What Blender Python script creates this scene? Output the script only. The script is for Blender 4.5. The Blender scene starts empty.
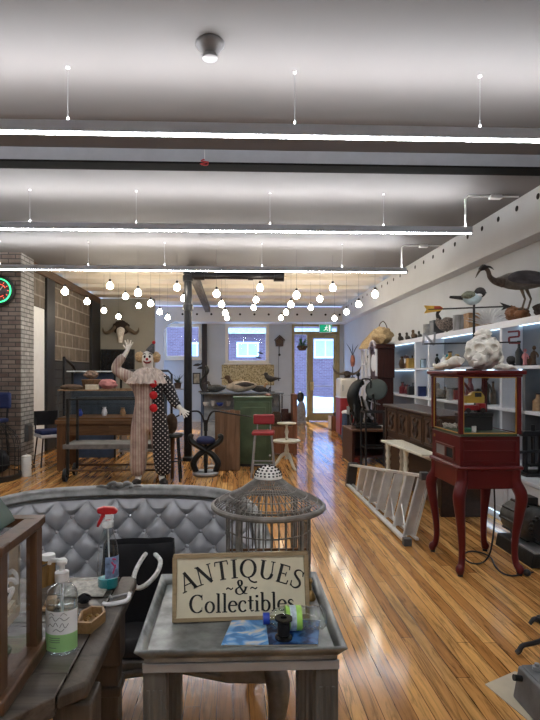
import bpy, bmesh, math, random
from mathutils import Vector, Matrix, noise
random.seed(7)
S = bpy.context.scene
COL = S.collection
PI = math.pi
R = math.radians
# ------------------------------------------------------------------ camera model (540 x 720 frame)
F, PX, PY, CAMZ, YAW = 530.0, 253.0, 372.0, 1.4, R(2.16)
CY, SY = math.cos(YAW), math.sin(YAW)
def W(px, py, d):
    lat = (px-PX)/F*d
    return Vector((lat*CY+d*SY, -lat*SY+d*CY, CAMZ-(py-PY)/F*d))
def FL(px, py, z=0.0):
    return W(px, py, F*(CAMZ-z)/(py-PY))
cam = bpy.data.cameras.new('camera'); co = bpy.data.objects.new('camera', cam); COL.objects.link(co)
co.location = (0, 0, CAMZ); co.rotation_euler = (PI/2, 0, -YAW)
cam.sensor_fit = 'AUTO'; cam.sensor_width = 36; cam.lens = F/720*36
cam.shift_x = (270-PX)/720; cam.shift_y = (PY-360)/720; cam.clip_start = .05; cam.clip_end = 200
S.camera = co
S.view_settings.view_transform = 'Standard'; S.view_settings.look = 'None'
S.view_settings.gamma = 1; S.view_settings.use_curve_mapping = False
S.view_settings.exposure = 0.7

# ------------------------------------------------------------------ mesh builder
def catmull(pts, n):
    pts = [Vector(p) for p in pts]
    out = []
    for i in range(len(pts)-1):
        p0 = pts[max(i-1, 0)]; p1 = pts[i]; p2 = pts[i+1]; p3 = pts[min(i+2, len(pts)-1)]
        for k in range(n):
            t = k/n
            out.append(.5*((2*p1)+(p2-p0)*t+(2*p0-5*p1+4*p2-p3)*t*t+(3*p1-p0-3*p2+p3)*t**3))
    out.append(pts[-1]); return out
class MB:
    def __init__(s): s.v = []; s.f = []; s.m = []; s.M = Matrix()
    def add(s, vs, fs, mi=0):
        n = len(s.v); s.v += [s.M @ Vector(v) for v in vs]
        s.f += [[n+i for i in f] for f in fs]; s.m += [mi]*len(fs); return s
    def at(s, loc=(0,0,0), rx=0, ry=0, rz=0):
        s.M = Matrix.Translation(loc) @ Matrix.Rotation(rz,4,'Z') @ Matrix.Rotation(ry,4,'Y') @ Matrix.Rotation(rx,4,'X'); return s
    def b(s, x0, x1, y0, y1, z0, z1, mi=0):
        vs = [(x,y,z) for z in (z0,z1) for y in (y0,y1) for x in (x0,x1)]
        return s.add(vs, [(0,2,3,1),(4,5,7,6),(0,1,5,4),(2,6,7,3),(0,4,6,2),(1,3,7,5)], mi)
    def box(s, c, sz, mi=0):
        return s.b(c[0]-sz[0]/2, c[0]+sz[0]/2, c[1]-sz[1]/2, c[1]+sz[1]/2, c[2]-sz[2]/2, c[2]+sz[2]/2, mi)
    def tube(s, pts, r, seg=8, closed=False, n=1, mi=0, fl=(1,1), cap=True, up=None):
        pts = [Vector(p) for p in pts]
        rs = list(r) if hasattr(r, '__len__') else [r]*len(pts)
        if n > 1:
            rp = catmull([(a,0,0) for a in rs], n); pts = catmull(pts, n); rs = [max(a.x,1e-4) for a in rp]
        N = len(pts); vs = []; fs = []
        def tan(i):
            if closed: t = pts[(i+1)%N]-pts[i-1]
            else: t = pts[min(i+1,N-1)]-pts[max(i-1,0)]
            return t.normalized() if t.length > 1e-9 else Vector((0,0,1))
        t0 = tan(0)
        u = Vector(up) if up else (Vector((0,0,1)) if abs(t0.z) < .9 else Vector((1,0,0)))
        for i in range(N):
            t = tan(i); u = (u-t*u.dot(t)); u = u.normalized() if u.length > 1e-6 else t.orthogonal().normalized()
            w = t.cross(u)
            for k in range(seg):
                a = 2*PI*(k+.5)/seg
                vs.append(pts[i]+(w*math.cos(a)*fl[0]+u*math.sin(a)*fl[1])*rs[i])
        for i in range(N if closed else N-1):
            j = (i+1) % N
            for k in range(seg):
                k2 = (k+1) % seg
                fs.append((i*seg+k, i*seg+k2, j*seg+k2, j*seg+k))
        if not closed and cap:
            fs.append(tuple(range(seg))[::-1]); fs.append(tuple((N-1)*seg+k for k in range(seg)))
        return s.add(vs, fs, mi)
    def cyl(s, p0, p1, r0, r1=None, seg=16, mi=0):
        return s.tube([p0, p1], [r0, r0 if r1 is None else r1], seg, mi=mi)
    def ring(s, c, R_, r, seg=32, rs=8, mi=0, axis='Z', a0=0, a1=2*PI):
        full = abs(a1-a0-2*PI) < 1e-6; pts = []
        for i in range(seg if full else seg+1):
            a = a0+(a1-a0)*i/seg; x, y = R_*math.cos(a), R_*math.sin(a)
            pts.append(Vector(c)+Vector({'Z':(x,y,0),'Y':(x,0,y),'X':(0,x,y)}[axis]))
        return s.tube(pts, r, rs, closed=full, mi=mi)
    def lathe(s, prof, c=(0,0,0), seg=24, axis='Z', mi=0):
        vs = []; fs = []; c = Vector(c); n = len(prof)
        for (r, z) in prof:
            for k in range(seg):
                a = 2*PI*k/seg; x, y = r*math.cos(a), r*math.sin(a)
                vs.append(c+Vector({'Z':(x,y,z),'Y':(x,z,y),'X':(z,x,y)}[axis]))
        for i in range(n-1):
            for k in range(seg):
                k2 = (k+1)%seg; fs.append((i*seg+k, i*seg+k2, (i+1)*seg+k2, (i+1)*seg+k))
        if prof[0][0] > 1e-5: fs.append(tuple(range(seg))[::-1])
        if prof[-1][0] > 1e-5: fs.append(tuple((n-1)*seg+k for k in range(seg)))
        return s.add(vs, fs, mi)
    def ball(s, c, r, seg=16, rings=10, mi=0, fn=None):
        r = (r,r,r) if not hasattr(r,'__len__') else r; c = Vector(c); vs = []; fs = []
        for i in range(rings+1):
            th = PI*i/rings
            for k in range(seg):
                a = 2*PI*k/seg; d = Vector((math.sin(th)*math.cos(a), math.sin(th)*math.sin(a), math.cos(th)))
                q = fn(d) if fn else 1
                vs.append(c+Vector((d.x*r[0]*q, d.y*r[1]*q, d.z*r[2]*q)))
        for i in range(rings):
            for k in range(seg):
                k2 = (k+1)%seg; fs.append((i*seg+k, i*seg+k2, (i+1)*seg+k2, (i+1)*seg+k))
        return s.add(vs, fs, mi)
    def prism(s, poly, h0, h1, plane='XY', mi=0):
        def q(p, h): return {'XY':(p[0],p[1],h),'XZ':(p[0],h,p[1]),'YZ':(h,p[0],p[1])}[plane]
        n = len(poly); vs = [q(p,h0) for p in poly]+[q(p,h1) for p in poly]
        fs = [tuple(range(n))[::-1], tuple(range(n,2*n))]+[(i,(i+1)%n,n+(i+1)%n,n+i) for i in range(n)]
        return s.add(vs, fs, mi)
    def grid(s, pts, mi=0):
        h = len(pts); w = len(pts[0]); vs = [p for r_ in pts for p in r_]
        return s.add(vs, [(i*w+j, i*w+j+1, (i+1)*w+j+1, (i+1)*w+j) for i in range(h-1) for j in range(w-1)], mi)
    def mesh(s, name, mats, ang=42, weld=True):
        bm = bmesh.new(); bv = [bm.verts.new(v) for v in s.v]
        for f, mi in zip(s.f, s.m):
            try:
                fa = bm.faces.new([bv[i] for i in f]); fa.material_index = mi; fa.smooth = True
            except ValueError: pass
        if weld:
            bmesh.ops.remove_doubles(bm, verts=bm.verts[:], dist=1e-6)
        bmesh.ops.recalc_face_normals(bm, faces=bm.faces[:])
        me = bpy.data.meshes.new(name); bm.to_mesh(me); bm.free()
        me.set_sharp_from_angle(angle=R(ang))
        for m in (mats if isinstance(mats,(list,tuple)) else [mats]): me.materials.append(m)
        return me
def rough(mb, amp, fr):
    mb.v = [v+Vector((noise.noise(v*fr),noise.noise(v*fr+Vector((7,0,0))),noise.noise(v*fr+Vector((0,9,0)))))*amp for v in mb.v]; return mb
def part(name, mb, mats, parent=None, bevel=0, label=None, sub=0, solid=0):
    o = bpy.data.objects.new(name, mb.mesh(name, mats) if isinstance(mb, MB) else mb); COL.objects.link(o)
    if parent: o.parent = parent
    if solid:
        m = o.modifiers.new('solid','SOLIDIFY'); m.thickness = solid; m.offset = 0
    if bevel:
        m = o.modifiers.new('bevel','BEVEL'); m.width = bevel; m.segments = 2; m.limit_method = 'ANGLE'; m.angle_limit = R(35)
    if sub:
        m = o.modifiers.new('sub','SUBSURF'); m.levels = sub; m.render_levels = sub
    if label: o['label'] = label
    return o
def tag(o, label, cat, group=None):
    o['label'] = label; o['category'] = cat
    if group: o['group'] = group
    return o
def thing(name, label, cat, loc=(0,0,0), rz=0, group=None):
    o = bpy.data.objects.new(name, None); COL.objects.link(o); o.empty_display_size = .1
    o.location = loc; o.rotation_euler = (0,0,rz); return tag(o, label, cat, group)
def solo(name, label, cat, mb, mats, loc=(0,0,0), rz=0, group=None, bevel=0, sub=0, solid=0):
    o = part(name, mb, mats, None, bevel, None, sub, solid); o.location = loc; o.rotation_euler = (0,0,rz)
    return tag(o, label, cat, group)
def struct(name, mb, mats, bevel=0, parent=None):
    o = part(name, mb, mats, parent, bevel)
    if not parent: o['kind'] = 'structure'
    return o
def dup(root, loc, rz=None, label=None, group=None):
    r = root.copy(); COL.objects.link(r); r.location = loc
    if rz is not None: r.rotation_euler = (0,0,rz)
    if label: r['label'] = label
    if group: r['group'] = group
    for ch in list(root.children):
        c = ch.copy(); COL.objects.link(c); c.parent = r
        for g in list(ch.children):
            d = g.copy(); COL.objects.link(d); d.parent = c
    return r
def skin(name, verts, edges, mats, parent=None, sub=2, root=0, loc=None):
    me = bpy.data.meshes.new(name); me.from_pydata([v[0] for v in verts], edges, [])
    for m in (mats if isinstance(mats,(list,tuple)) else [mats]): me.materials.append(m)
    o = bpy.data.objects.new(name, me); COL.objects.link(o)
    if parent: o.parent = parent
    if loc is not None: o.location = loc
    m = o.modifiers.new('skin','SKIN'); m.use_smooth_shade = True
    if not me.skin_vertices:
        bpy.context.view_layer.objects.active = o
    for i, sv in enumerate(me.skin_vertices[0].data):
        r = verts[i][1]; sv.radius = (r, r) if not hasattr(r,'__len__') else r; sv.use_root = (i == root)
    m = o.modifiers.new('sub','SUBSURF'); m.levels = sub; m.render_levels = sub
    return o

# ------------------------------------------------------------------ materials
def nt(name):
    m = bpy.data.materials.new(name); m.use_nodes = True; t = m.node_tree
    return m, t, t.nodes['Principled BSDF']
def L(t, a, b): t.links.new(a, b)
def coords(t, scale=(1,1,1), rot=(0,0,0), kind='Object'):
    tc = t.nodes.new('ShaderNodeTexCoord'); mp = t.nodes.new('ShaderNodeMapping')
    mp.inputs['Scale'].default_value = scale; mp.inputs['Rotation'].default_value = rot
    L(t, tc.outputs[kind], mp.inputs['Vector']); return mp.outputs['Vector']
def mixc(t, fac, a, b, blend='MIX'):
    n = t.nodes.new('ShaderNodeMix'); n.data_type = 'RGBA'; n.blend_type = blend
    for sock, val in ((n.inputs[0], fac), (n.inputs[6], a), (n.inputs[7], b)):
        if hasattr(val, 'node'): L(t, val, sock)
        elif isinstance(val, (int, float)): sock.default_value = val
        else: sock.default_value = (*val[:3], 1)
    return n.outputs[2]
def ramp(t, src, stops):
    n = t.nodes.new('ShaderNodeValToRGB'); e = n.color_ramp.elements
    while len(e) < len(stops): e.new(.5)
    for el, (p, c) in zip(e, stops):
        el.position = p; el.color = (*(c if hasattr(c,'__len__') else (c,c,c)), 1)
    L(t, src, n.inputs[0]); return n.outputs[0]
def noise_n(t, vec, scale=5, detail=4, rough=.55, dist=0):
    n = t.nodes.new('ShaderNodeTexNoise'); L(t, vec, n.inputs['Vector'])
    n.inputs['Scale'].default_value = scale; n.inputs['Detail'].default_value = detail
    n.inputs['Roughness'].default_value = rough; n.inputs['Distortion'].default_value = dist
    return n.outputs['Fac']
def bump_n(t, p, h, strength=.2, dist=.01):
    n = t.nodes.new('ShaderNodeBump'); n.inputs['Strength'].default_value = strength; n.inputs['Distance'].default_value = dist
    L(t, h, n.inputs['Height']); L(t, n.outputs[0], p.inputs['Normal'])
def mathn(t, op, a, b=0.0, c=0.0):
    n = t.nodes.new('ShaderNodeMath'); n.operation = op
    for s_, v in zip(n.inputs, (a, b, c)):
        if hasattr(v, 'node'): L(t, v, s_)
        else: s_.default_value = v
    return n.outputs[0]
MATS = {}
def mat(name, c, rough=.55, metal=0, var=.25, scale=9, bump=0, stretch=(1,1,1), emit=0, ecol=None, coat=0, spec=.5, sheen=0):
    if name in MATS: return MATS[name]
    m, t, p = nt(name)
    v = coords(t, stretch); n = noise_n(t, v, scale)
    lo = tuple(x*(1-var) for x in c); hi = tuple(min(1, x*(1+var)) for x in c)
    L(t, ramp(t, n, [(.3, lo), (.7, hi)]), p.inputs['Base Color'])
    p.inputs['Roughness'].default_value = rough; p.inputs['Metallic'].default_value = metal
    p.inputs['Coat Weight'].default_value = coat; p.inputs['Specular IOR Level'].default_value = spec
    if sheen: p.inputs['Sheen Weight'].default_value = sheen
    if bump: bump_n(t, p, noise_n(t, v, scale*4), bump, .004)
    if emit:
        p.inputs['Emission Color'].default_value = (*(ecol or c), 1); p.inputs['Emission Strength'].default_value = emit
    MATS[name] = m; return m
def wood(name, c, rough=.45, axis='z', scale=14, var=.45, coat=0, bump=.15):
    if name in MATS: return MATS[name]
    m, t, p = nt(name)
    st = {'x':(.08,1,1),'y':(1,.08,1),'z':(1,1,.08)}[axis]
    v = coords(t, st); n = noise_n(t, v, scale*2, 6, .65, .6)
    L(t, ramp(t, n, [(.28, tuple(x*(1-var) for x in c)), (.5, c), (.75, tuple(min(1,x*(1+var)) for x in c))]), p.inputs['Base Color'])
    p.inputs['Roughness'].default_value = rough; p.inputs['Coat Weight'].default_value = coat; p.inputs['Specular IOR Level'].default_value = .35
    bump_n(t, p, n, bump, .003); MATS[name] = m; return m
def glass(name, tint=(1,1,1), refl=.05, rough=.02, blend=.4, pw=4.0):
    if name in MATS: return MATS[name]
    m, t, p = nt(name)
    tr = t.nodes.new('ShaderNodeBsdfTransparent'); gl = t.nodes.new('ShaderNodeBsdfGlossy'); mx = t.nodes.new('ShaderNodeMixShader')
    v = coords(t); n = noise_n(t, v, 6)
    L(t, ramp(t, n, [(.3, tuple(x*.97 for x in tint)), (.7, tint)]), tr.inputs[0])
    gl.inputs['Roughness'].default_value = rough
    lw = t.nodes.new('ShaderNodeLayerWeight'); lw.inputs[0].default_value = .5
    L(t, mathn(t, 'MULTIPLY_ADD', mathn(t,'POWER',lw.outputs['Facing'],pw), blend, refl*.3), mx.inputs[0])
    L(t, tr.outputs[0], mx.inputs[1]); L(t, gl.outputs[0], mx.inputs[2])
    L(t, mx.outputs[0], t.nodes['Material Output'].inputs[0]); MATS[name] = m; return m
def brick(name, c1, c2, mortar, bw, rh, ms=.02, plane='XZ', rough=.8, bump=.6, offs=.5, stain=.35):
    m, t, p = nt(name)
    tc = t.nodes.new('ShaderNodeTexCoord'); sp = t.nodes.new('ShaderNodeSeparateXYZ'); cb = t.nodes.new('ShaderNodeCombineXYZ')
    L(t, tc.outputs['Object'], sp.inputs[0])
    if plane == 'XYZ':
        L(t, mathn(t,'ADD',sp.outputs[0],sp.outputs[1]), cb.inputs[0]); L(t, sp.outputs[2], cb.inputs[1])
    else:
        ix = {'X':0,'Y':1,'Z':2}; L(t, sp.outputs[ix[plane[0]]], cb.inputs[0]); L(t, sp.outputs[ix[plane[1]]], cb.inputs[1])
    bt = t.nodes.new('ShaderNodeTexBrick'); L(t, cb.outputs[0], bt.inputs['Vector'])
    bt.inputs['Color1'].default_value = (*c1,1); bt.inputs['Color2'].default_value = (*c2,1); bt.inputs['Mortar'].default_value = (*mortar,1)
    bt.inputs['Scale'].default_value = 1; bt.inputs['Mortar Size'].default_value = ms; bt.inputs['Brick Width'].default_value = bw
    bt.inputs['Row Height'].default_value = rh; bt.offset = offs; bt.inputs['Mortar Smooth'].default_value = .3
    n = noise_n(t, tc.outputs['Object'], 7, 6)
    L(t, mixc(t, 1, bt.outputs[0], ramp(t, n, [(.3,1-stain),(.7,1+0*stain)]), 'MULTIPLY'), p.inputs['Base Color'])
    p.inputs['Roughness'].default_value = rough
    h = mathn(t, 'SUBTRACT', mathn(t,'MULTIPLY',n,.5), bt.outputs['Fac'])
    bump_n(t, p, h, bump, .012); MATS[name] = m; return m

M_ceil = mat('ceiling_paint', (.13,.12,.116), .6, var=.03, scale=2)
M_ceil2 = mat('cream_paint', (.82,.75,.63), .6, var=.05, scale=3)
M_white = mat('white_wall_paint', (.46,.475,.49), .7, var=.06, scale=1.5)
M_soffit = mat('white_soffit_paint', (.55,.56,.57), .6, var=.03, scale=2)
M_backw = mat('blue_grey_wall_paint', (.42,.47,.53), .7, var=.06, scale=2)
M_green = mat('grey_green_wall_paint', (.30,.29,.25), .7, var=.08, scale=2)
M_blk = mat('black_iron', (.012,.012,.014), .38, .3, var=.3, bump=.05)
M_blkp = mat('black_paint', (.012,.012,.013), .5)
M_hole_shade = mat('hole_shade_black', (.004,.004,.004), .9)  # near-black colour that paints the shade inside holes
M_alu = mat('grey_aluminium', (.50,.54,.60), .5, 0, var=.05)
M_whitep = mat('white_plastic', (.8,.8,.8), .4, var=.03)
M_whitel = mat('white_lacquer', (.66,.67,.70), .35, var=.03, scale=3)
M_led = mat('led_diffuser', (1,1,1), .5, var=0, emit=30, ecol=(.95,.97,1))
M_ledup = mat('led_uplight', (1,1,1), .5, var=0, emit=52, ecol=(.95,.97,1))
M_ledb = mat('blue_white_led_strip', (1,1,1), .5, var=0, emit=2.0, ecol=(.55,.78,1))
M_bulb = mat('glowing_globe', (1,1,1), .5, var=0, emit=34, ecol=(1,.90,.74))
M_glass = glass('clear_glass')
M_pane = glass('window_glass', (.97,.99,1), .01)
M_red = mat('red_lacquer', (.105,.007,.008), .38, var=.12, scale=5, spec=.35)
M_gold = mat('gold_beading', (.72,.42,.10), .35, .5, var=.15)
M_mahog = wood('mahogany', (.040,.010,.007), .38, 'z')
M_walnut = wood('walnut', (.034,.016,.009), .42, 'y')
M_oak = wood('brown_oak', (.12,.055,.022), .5, 'z')
M_oakx = wood('brown_oak_boards', (.14,.068,.028), .5, 'x')
M_crate = wood('weathered_crate_wood', (.20,.115,.065), .7, 'z', 8, .5)
M_cream = mat('cream_paint_gloss', (.68,.64,.52), .4, var=.08)
M_cast = mat('dark_cast_iron', (.022,.023,.022), .42, .45, var=.35, bump=.15)
M_steel = mat('brushed_steel', (.33,.34,.35), .30, .3, var=.12)
M_alul = mat('ladder_aluminium', (.72,.72,.70), .4, .4, var=.12)
M_galv = mat('galvanised_metal', (.23,.24,.235), .34, .25, var=.55, scale=14, bump=.08)
M_bone = mat('white_bone', (.74,.71,.64), .65, var=.2, scale=22, bump=.3)
M_straw = mat('straw', (.42,.31,.17), .8, var=.3, scale=40, bump=.4)
M_denim = mat('denim', (.05,.08,.15), .8, var=.3, scale=30)
M_green_p = mat('green_paint', (.062,.098,.048), .5, var=.25, scale=6)
M_redv = mat('red_vinyl', (.30,.022,.030), .4, var=.15)
M_navy = mat('navy_cloth', (.012,.022,.09), .75, var=.25)
M_black_cloth = mat('black_cloth', (.006,.006,.008), .9, var=.3, scale=30)
M_brownf = mat('brown_felt', (.07,.04,.022), .9, var=.35, scale=20, bump=.3)
M_bluem = mat('blue_steel_paint', (.05,.08,.14), .45, var=.2)
M_hair = mat('dark_fur', (.03,.02,.015), .9, var=.4, scale=30, bump=.5)
M_horn = mat('horn', (.10,.075,.05), .45, var=.4, scale=12)
M_feath = mat('grey_feathers', (.13,.115,.10), .8, var=.45, scale=28, bump=.4, stretch=(.4,1,1))
M_dkfeath = mat('dark_feathers', (.03,.026,.025), .8, var=.5, scale=28, bump=.3)
M_tan = mat('tan_brown', (.33,.20,.10), .7, var=.3, scale=15, bump=.2)
M_grey = mat('mid_grey_stone', (.22,.22,.22), .8, var=.3, scale=14, bump=.3)
M_dkgrey = mat('charcoal_grey_paint', (.07,.075,.08), .5, var=.15)
M_ply = mat('beige_card', (.52,.45,.34), .8, var=.08)
M_yellow = mat('yellow_plastic', (.62,.42,.06), .4, var=.1)
M_redp = mat('red_plastic', (.48,.015,.02), .35, var=.1)
M_blue = mat('blue_plastic', (.02,.06,.42), .35, var=.1)
M_teal = mat('teal_liquid', (.02,.33,.36), .15, var=.1)
M_brass = mat('aged_brass', (.35,.22,.08), .35, .8, var=.3)
M_paper = mat('cream_paper', (.62,.55,.42), .8, var=.12)
M_pink = mat('dusty_pink_cloth', (.40,.16,.15), .85, var=.25)
M_leaf = mat('leaf_green', (.035,.12,.025), .55, var=.5, scale=12)
M_doorf = mat('olive_gold_frame', (.27,.22,.10), .45, var=.12, scale=5)
M_wframe = mat('cream_window_frame', (.66,.62,.52), .5, var=.06)
M_neonG = mat('green_neon', (.1,1,.4), .4, var=0, emit=1.1, ecol=(.06,1,.32))
M_neonR = mat('red_neon', (1,.1,.05), .4, var=0, emit=.9, ecol=(1,.07,.04))
# floor boards
def floor_mat():
    m, t, p = nt('oak_floor_boards')
    tc = t.nodes.new('ShaderNodeTexCoord'); sp = t.nodes.new('ShaderNodeSeparateXYZ'); cb = t.nodes.new('ShaderNodeCombineXYZ')
    L(t, tc.outputs['Object'], sp.inputs[0]); L(t, sp.outputs[0], cb.inputs[1])
    wn = t.nodes.new('ShaderNodeTexWhiteNoise'); wn.noise_dimensions = '1D'
    L(t, mathn(t,'FLOOR',mathn(t,'DIVIDE',sp.outputs[0],.068)), wn.inputs['W'])
    L(t, mathn(t,'MULTIPLY_ADD',wn.outputs['Value'],2.3,sp.outputs[1]), cb.inputs[0])
    bt = t.nodes.new('ShaderNodeTexBrick'); L(t, cb.outputs[0], bt.inputs['Vector'])
    bt.inputs['Color1'].default_value = (.44,.185,.05,1); bt.inputs['Color2'].default_value = (.78,.42,.14,1); bt.inputs['Mortar'].default_value = (.10,.042,.016,1)
    bt.inputs['Scale'].default_value = 1; bt.inputs['Mortar Size'].default_value = .0018; bt.inputs['Brick Width'].default_value = 2.3
    bt.inputs['Row Height'].default_value = .068; bt.offset = 0.0; bt.offset_frequency = 2; bt.inputs['Mortar Smooth'].default_value = .2
    mp = t.nodes.new('ShaderNodeMapping'); mp.inputs['Scale'].default_value = (1,.07,1); L(t, tc.outputs['Object'], mp.inputs[0])
    g = noise_n(t, mp.outputs[0], 34, 7, .68, 1.2)
    g2 = noise_n(t, mp.outputs[0], 7, 4, .6, .8)
    c = mixc(t, .8, bt.outputs[0], ramp(t, g, [(.36,.28),(.50,.95),(.7,1.2)]), 'MULTIPLY')
    c = mixc(t, .75, c, ramp(t, g2, [(.33,.55),(.5,.95),(.7,1.2)]), 'MULTIPLY')
    L(t, c, p.inputs['Base Color'])
    p.inputs['Roughness'].default_value = .085; p.inputs['Specular IOR Level'].default_value = .5
    w = noise_n(t, mp.outputs[0], 9, 3, .5)
    w2 = noise_n(t, tc.outputs['Object'], 70, 2, .5)
    h = mathn(t,'ADD', mathn(t,'MULTIPLY',w,.8), mathn(t,'SUBTRACT', mathn(t,'MULTIPLY',w2,.7), bt.outputs['Fac']))
    bump_n(t, p, h, .11, .006)
    return m
M_floor = floor_mat()
M_brick = brick('old_brick', (.15,.105,.085), (.27,.215,.18), (.07,.062,.055), .21, .066, .009, 'XYZ', bump=.9)
M_brickl = brick('pale_brick', (.34,.33,.315), (.52,.50,.48), (.14,.135,.13), .21, .066, .009, 'XYZ', bump=.9)
M_stone = brick('stone_blocks', (.125,.10,.075), (.19,.155,.12), (.34,.31,.26), .46, .27, .016, 'YZ', bump=.8)
M_facade = brick('facade_brick', (.14,.065,.075), (.20,.10,.11), (.24,.19,.20), .24, .08, .008, 'XZ', bump=.2, stain=.15)
# ================================================================== SETTING
CEIL = 3.2
struct('floor', MB().b(-6.2,3.4,-3.6,15.2,-.1,0), M_floor)
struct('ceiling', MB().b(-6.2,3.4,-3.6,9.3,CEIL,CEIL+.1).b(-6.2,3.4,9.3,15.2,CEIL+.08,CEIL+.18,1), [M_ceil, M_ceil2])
k = 0
for y in (9.3, 10.35, 11.4, 12.45, 13.5):
    k += 1
    struct('trim_%d' % k, MB().b(-3.3,2.95,y,y+.5,CEIL,CEIL+.08), M_ceil2, .01)
k += 1
bm = MB().b(-6.2,2.95,4.30,4.42,3.10,3.2).b(-6.2,2.95,4.30,4.46,3.085,3.0999,1)
struct('trim_%d' % k, bm, [mat('grey_beam_paint',(.36,.38,.42),.5,var=.06), mat('beam_black',(.008,.008,.008),.85,spec=.15)])
k += 1   # brown trim where the left wall meets the ceiling
struct('trim_%d' % k, MB().b(-3.34,-3.24,8.64,13.1,3.06,3.2), wood('brown_trim',(.10,.06,.035),.6,'y'))
struct('wall_right', MB().b(3.15,3.3,-3.6,15.2,0,3.2), M_white)
struct('wall_front', MB().b(-6.2,3.3,-3.7,-3.6,0,3.3), M_white)
struct('wall_left', MB().b(-6.3,-6.2,-3.6,8.2,0,3.3), M_white)
# right duct soffit with black discs painting the dark of round vent holes
so = MB().b(2.95,3.15,-3.6,14.25,2.75,3.2)
sr = struct('soffit_right', so, M_soffit, .008); sr.name = 'trim_soffit_right'
for i in range(25):
    y = 4.25+.385*i
    part('vent_shade_disc', MB().lathe([(.03,0),(.03,.003)],(2.948,y,3.10),16,'X'), M_hole_shade, sr)
poly = [(-2.2,0),(-1.86,0),(-1.86,2.37)]
for i in range(9):
    a = PI-PI/2*i/8; poly.append((-1.86+.36+.36*math.cos(a), 2.39+.36*math.sin(a)))
poly += [(3.15,2.75),(3.15,3.14),(-2.2,3.14)]
sb = struct('trim_soffit_back', MB().prism(poly,14.25,14.42,'XZ').b(-1.5,3.15,14.42,15,2.75,3.14), M_soffit)
for i in range(12):
    x = -1.35+.385*i
    part('vent_shade_disc', MB().lathe([(.03,-.004),(.03,.003)],(x,14.249,2.95),16,'Y'), M_hole_shade, sb)  # black disc on the face paints the dark of a vent hole
# back wall with window and door openings
Yb = 15.0
def wall_holes(x0,x1,z0,z1,holes,y0,y1):
    mb = MB(); xs = sorted({x0,x1}|{h[0] for h in holes}|{h[1] for h in holes})
    for a, b_ in zip(xs, xs[1:]):
        zc = z0
        for h in sorted([h for h in holes if h[0] <= a+1e-6 and h[1] >= b_-1e-6], key=lambda h: h[2]):
            if h[2] > zc: mb.b(a,b_,y0,y1,zc,h[2])
            zc = h[3]
        if zc < z1: mb.b(a,b_,y0,y1,zc,z1)
    return mb
H1 = (-.20,1.0,1.66,2.74); H0 = (-1.94,-.90,1.78,2.74); HD = (1.67,3.03,0,2.76)
struct('wall_back', wall_holes(-3.3,3.3,0,3.2,[H0,H1,HD],Yb,Yb+.2), M_backw)
def window(n, h, mull=None, sill=True):
    x0,x1,z0,z1 = h; w = .07; y0, y1 = Yb-.03, Yb+.12
    fr = MB().b(x0-.02,x0+w,y0,y1,z0-.02,z1+.02).b(x1-w,x1+.02,y0,y1,z0-.02,z1+.02).b(x0+w,x1-w,y0,y1,z1-w,z1+.02).b(x0+w,x1-w,y0,y1,z0-.02,z0+w)
    o = struct('window_%d' % n, fr, M_wframe, .006)
    part('window_pane', MB().b(x0+w,x1-w,Yb+.05,Yb+.058,z0+w,z1-w), M_pane, o)
    part('window_sill', MB().b(x0-.06,x1+.06,Yb-.09,Yb-.031,z0-.05,z0-.015), M_wframe, o, .006)
    return o
window(1,H0); window(2,H1)
x0,x1,z0,z1 = HD
w = .07
fr = MB().b(x0,x0+w,Yb-.04,Yb+.1,0,z1).b(x1-w,x1,Yb-.04,Yb+.1,0,z1).b(x0+w,x1-w,Yb-.04,Yb+.1,z1-w,z1).b(x0+w,x1-w,Yb-.04,Yb+.1,2.46,2.55).b(2.10,2.17,Yb-.04,Yb+.1,0,2.46).b(x0+w,2.10,Yb-.04,Yb+.1,0,.12)
d = struct('door_1', fr, M_doorf, .006)
part('window_pane', MB().b(x0+w,2.10,Yb+.03,Yb+.04,.12,2.46), M_pane, d)
part('transom_pane', MB().b(x0+w,x1-w,Yb+.03,Yb+.04,2.55,z1-w), M_pane, d)
lf = MB().b(2.175,2.27,Yb-.03,Yb+.03,.02,2.455).b(2.86,2.955,Yb-.03,Yb+.03,.02,2.455).b(2.27,2.86,Yb-.03,Yb+.03,2.36,2.455).b(2.27,2.86,Yb-.03,Yb+.03,.02,.24)
l = part('door_leaf', lf, M_doorf, d, .006)
part('door_pane', MB().b(2.27,2.86,Yb-.004,Yb+.004,.24,2.36), M_pane, l)
part('lock_plate', MB().b(2.19,2.29,Yb-.05,Yb-.031,.88,1.12), mat('gold_plate',(.55,.42,.18),.35,.6), l, .006)
part('push_bar', MB().tube([(2.30,Yb-.034,1.0),(2.30,Yb-.09,1.0),(2.84,Yb-.09,1.0),(2.84,Yb-.034,1.0)],.011,8), M_alu, l)
# left side: brick pier, white door panel, dark posts, stone wall
M_pier = [M_brick, M_brickl]
pier = MB().b(-6.2,-3.19,8.1,8.62,0,CEIL); pier.m = [0]*6; pier.m[5] = 1
struct('wall_brick_pier', pier, M_pier)
wl = struct('door_2', MB().b(-3.42,-3.30,8.64,9.42,0,2.50), mat('white_door_paint',(.80,.80,.79),.5,var=.04), .01)
for i in range(5):
    part('hinge_bolt', MB().lathe([(.022,0),(.022,.02),(.012,.03)],(-3.30,8.74,.55+.36*i),12,'X'), M_blk, wl)
struct('trim_post_left', MB().b(-3.5,-3.26,9.44,9.86,0,3.06), M_blkp, .01)
struct('trim_post_corner', MB().b(-3.5,-3.24,12.32,13.1,0,3.06), M_blkp, .01)
struct('wall_stone', MB().b(-3.5,-3.3,9.86,12.32,1.62,3.2).b(-3.5,-3.3,8.62,9.44,2.51,3.2), M_stone)
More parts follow.
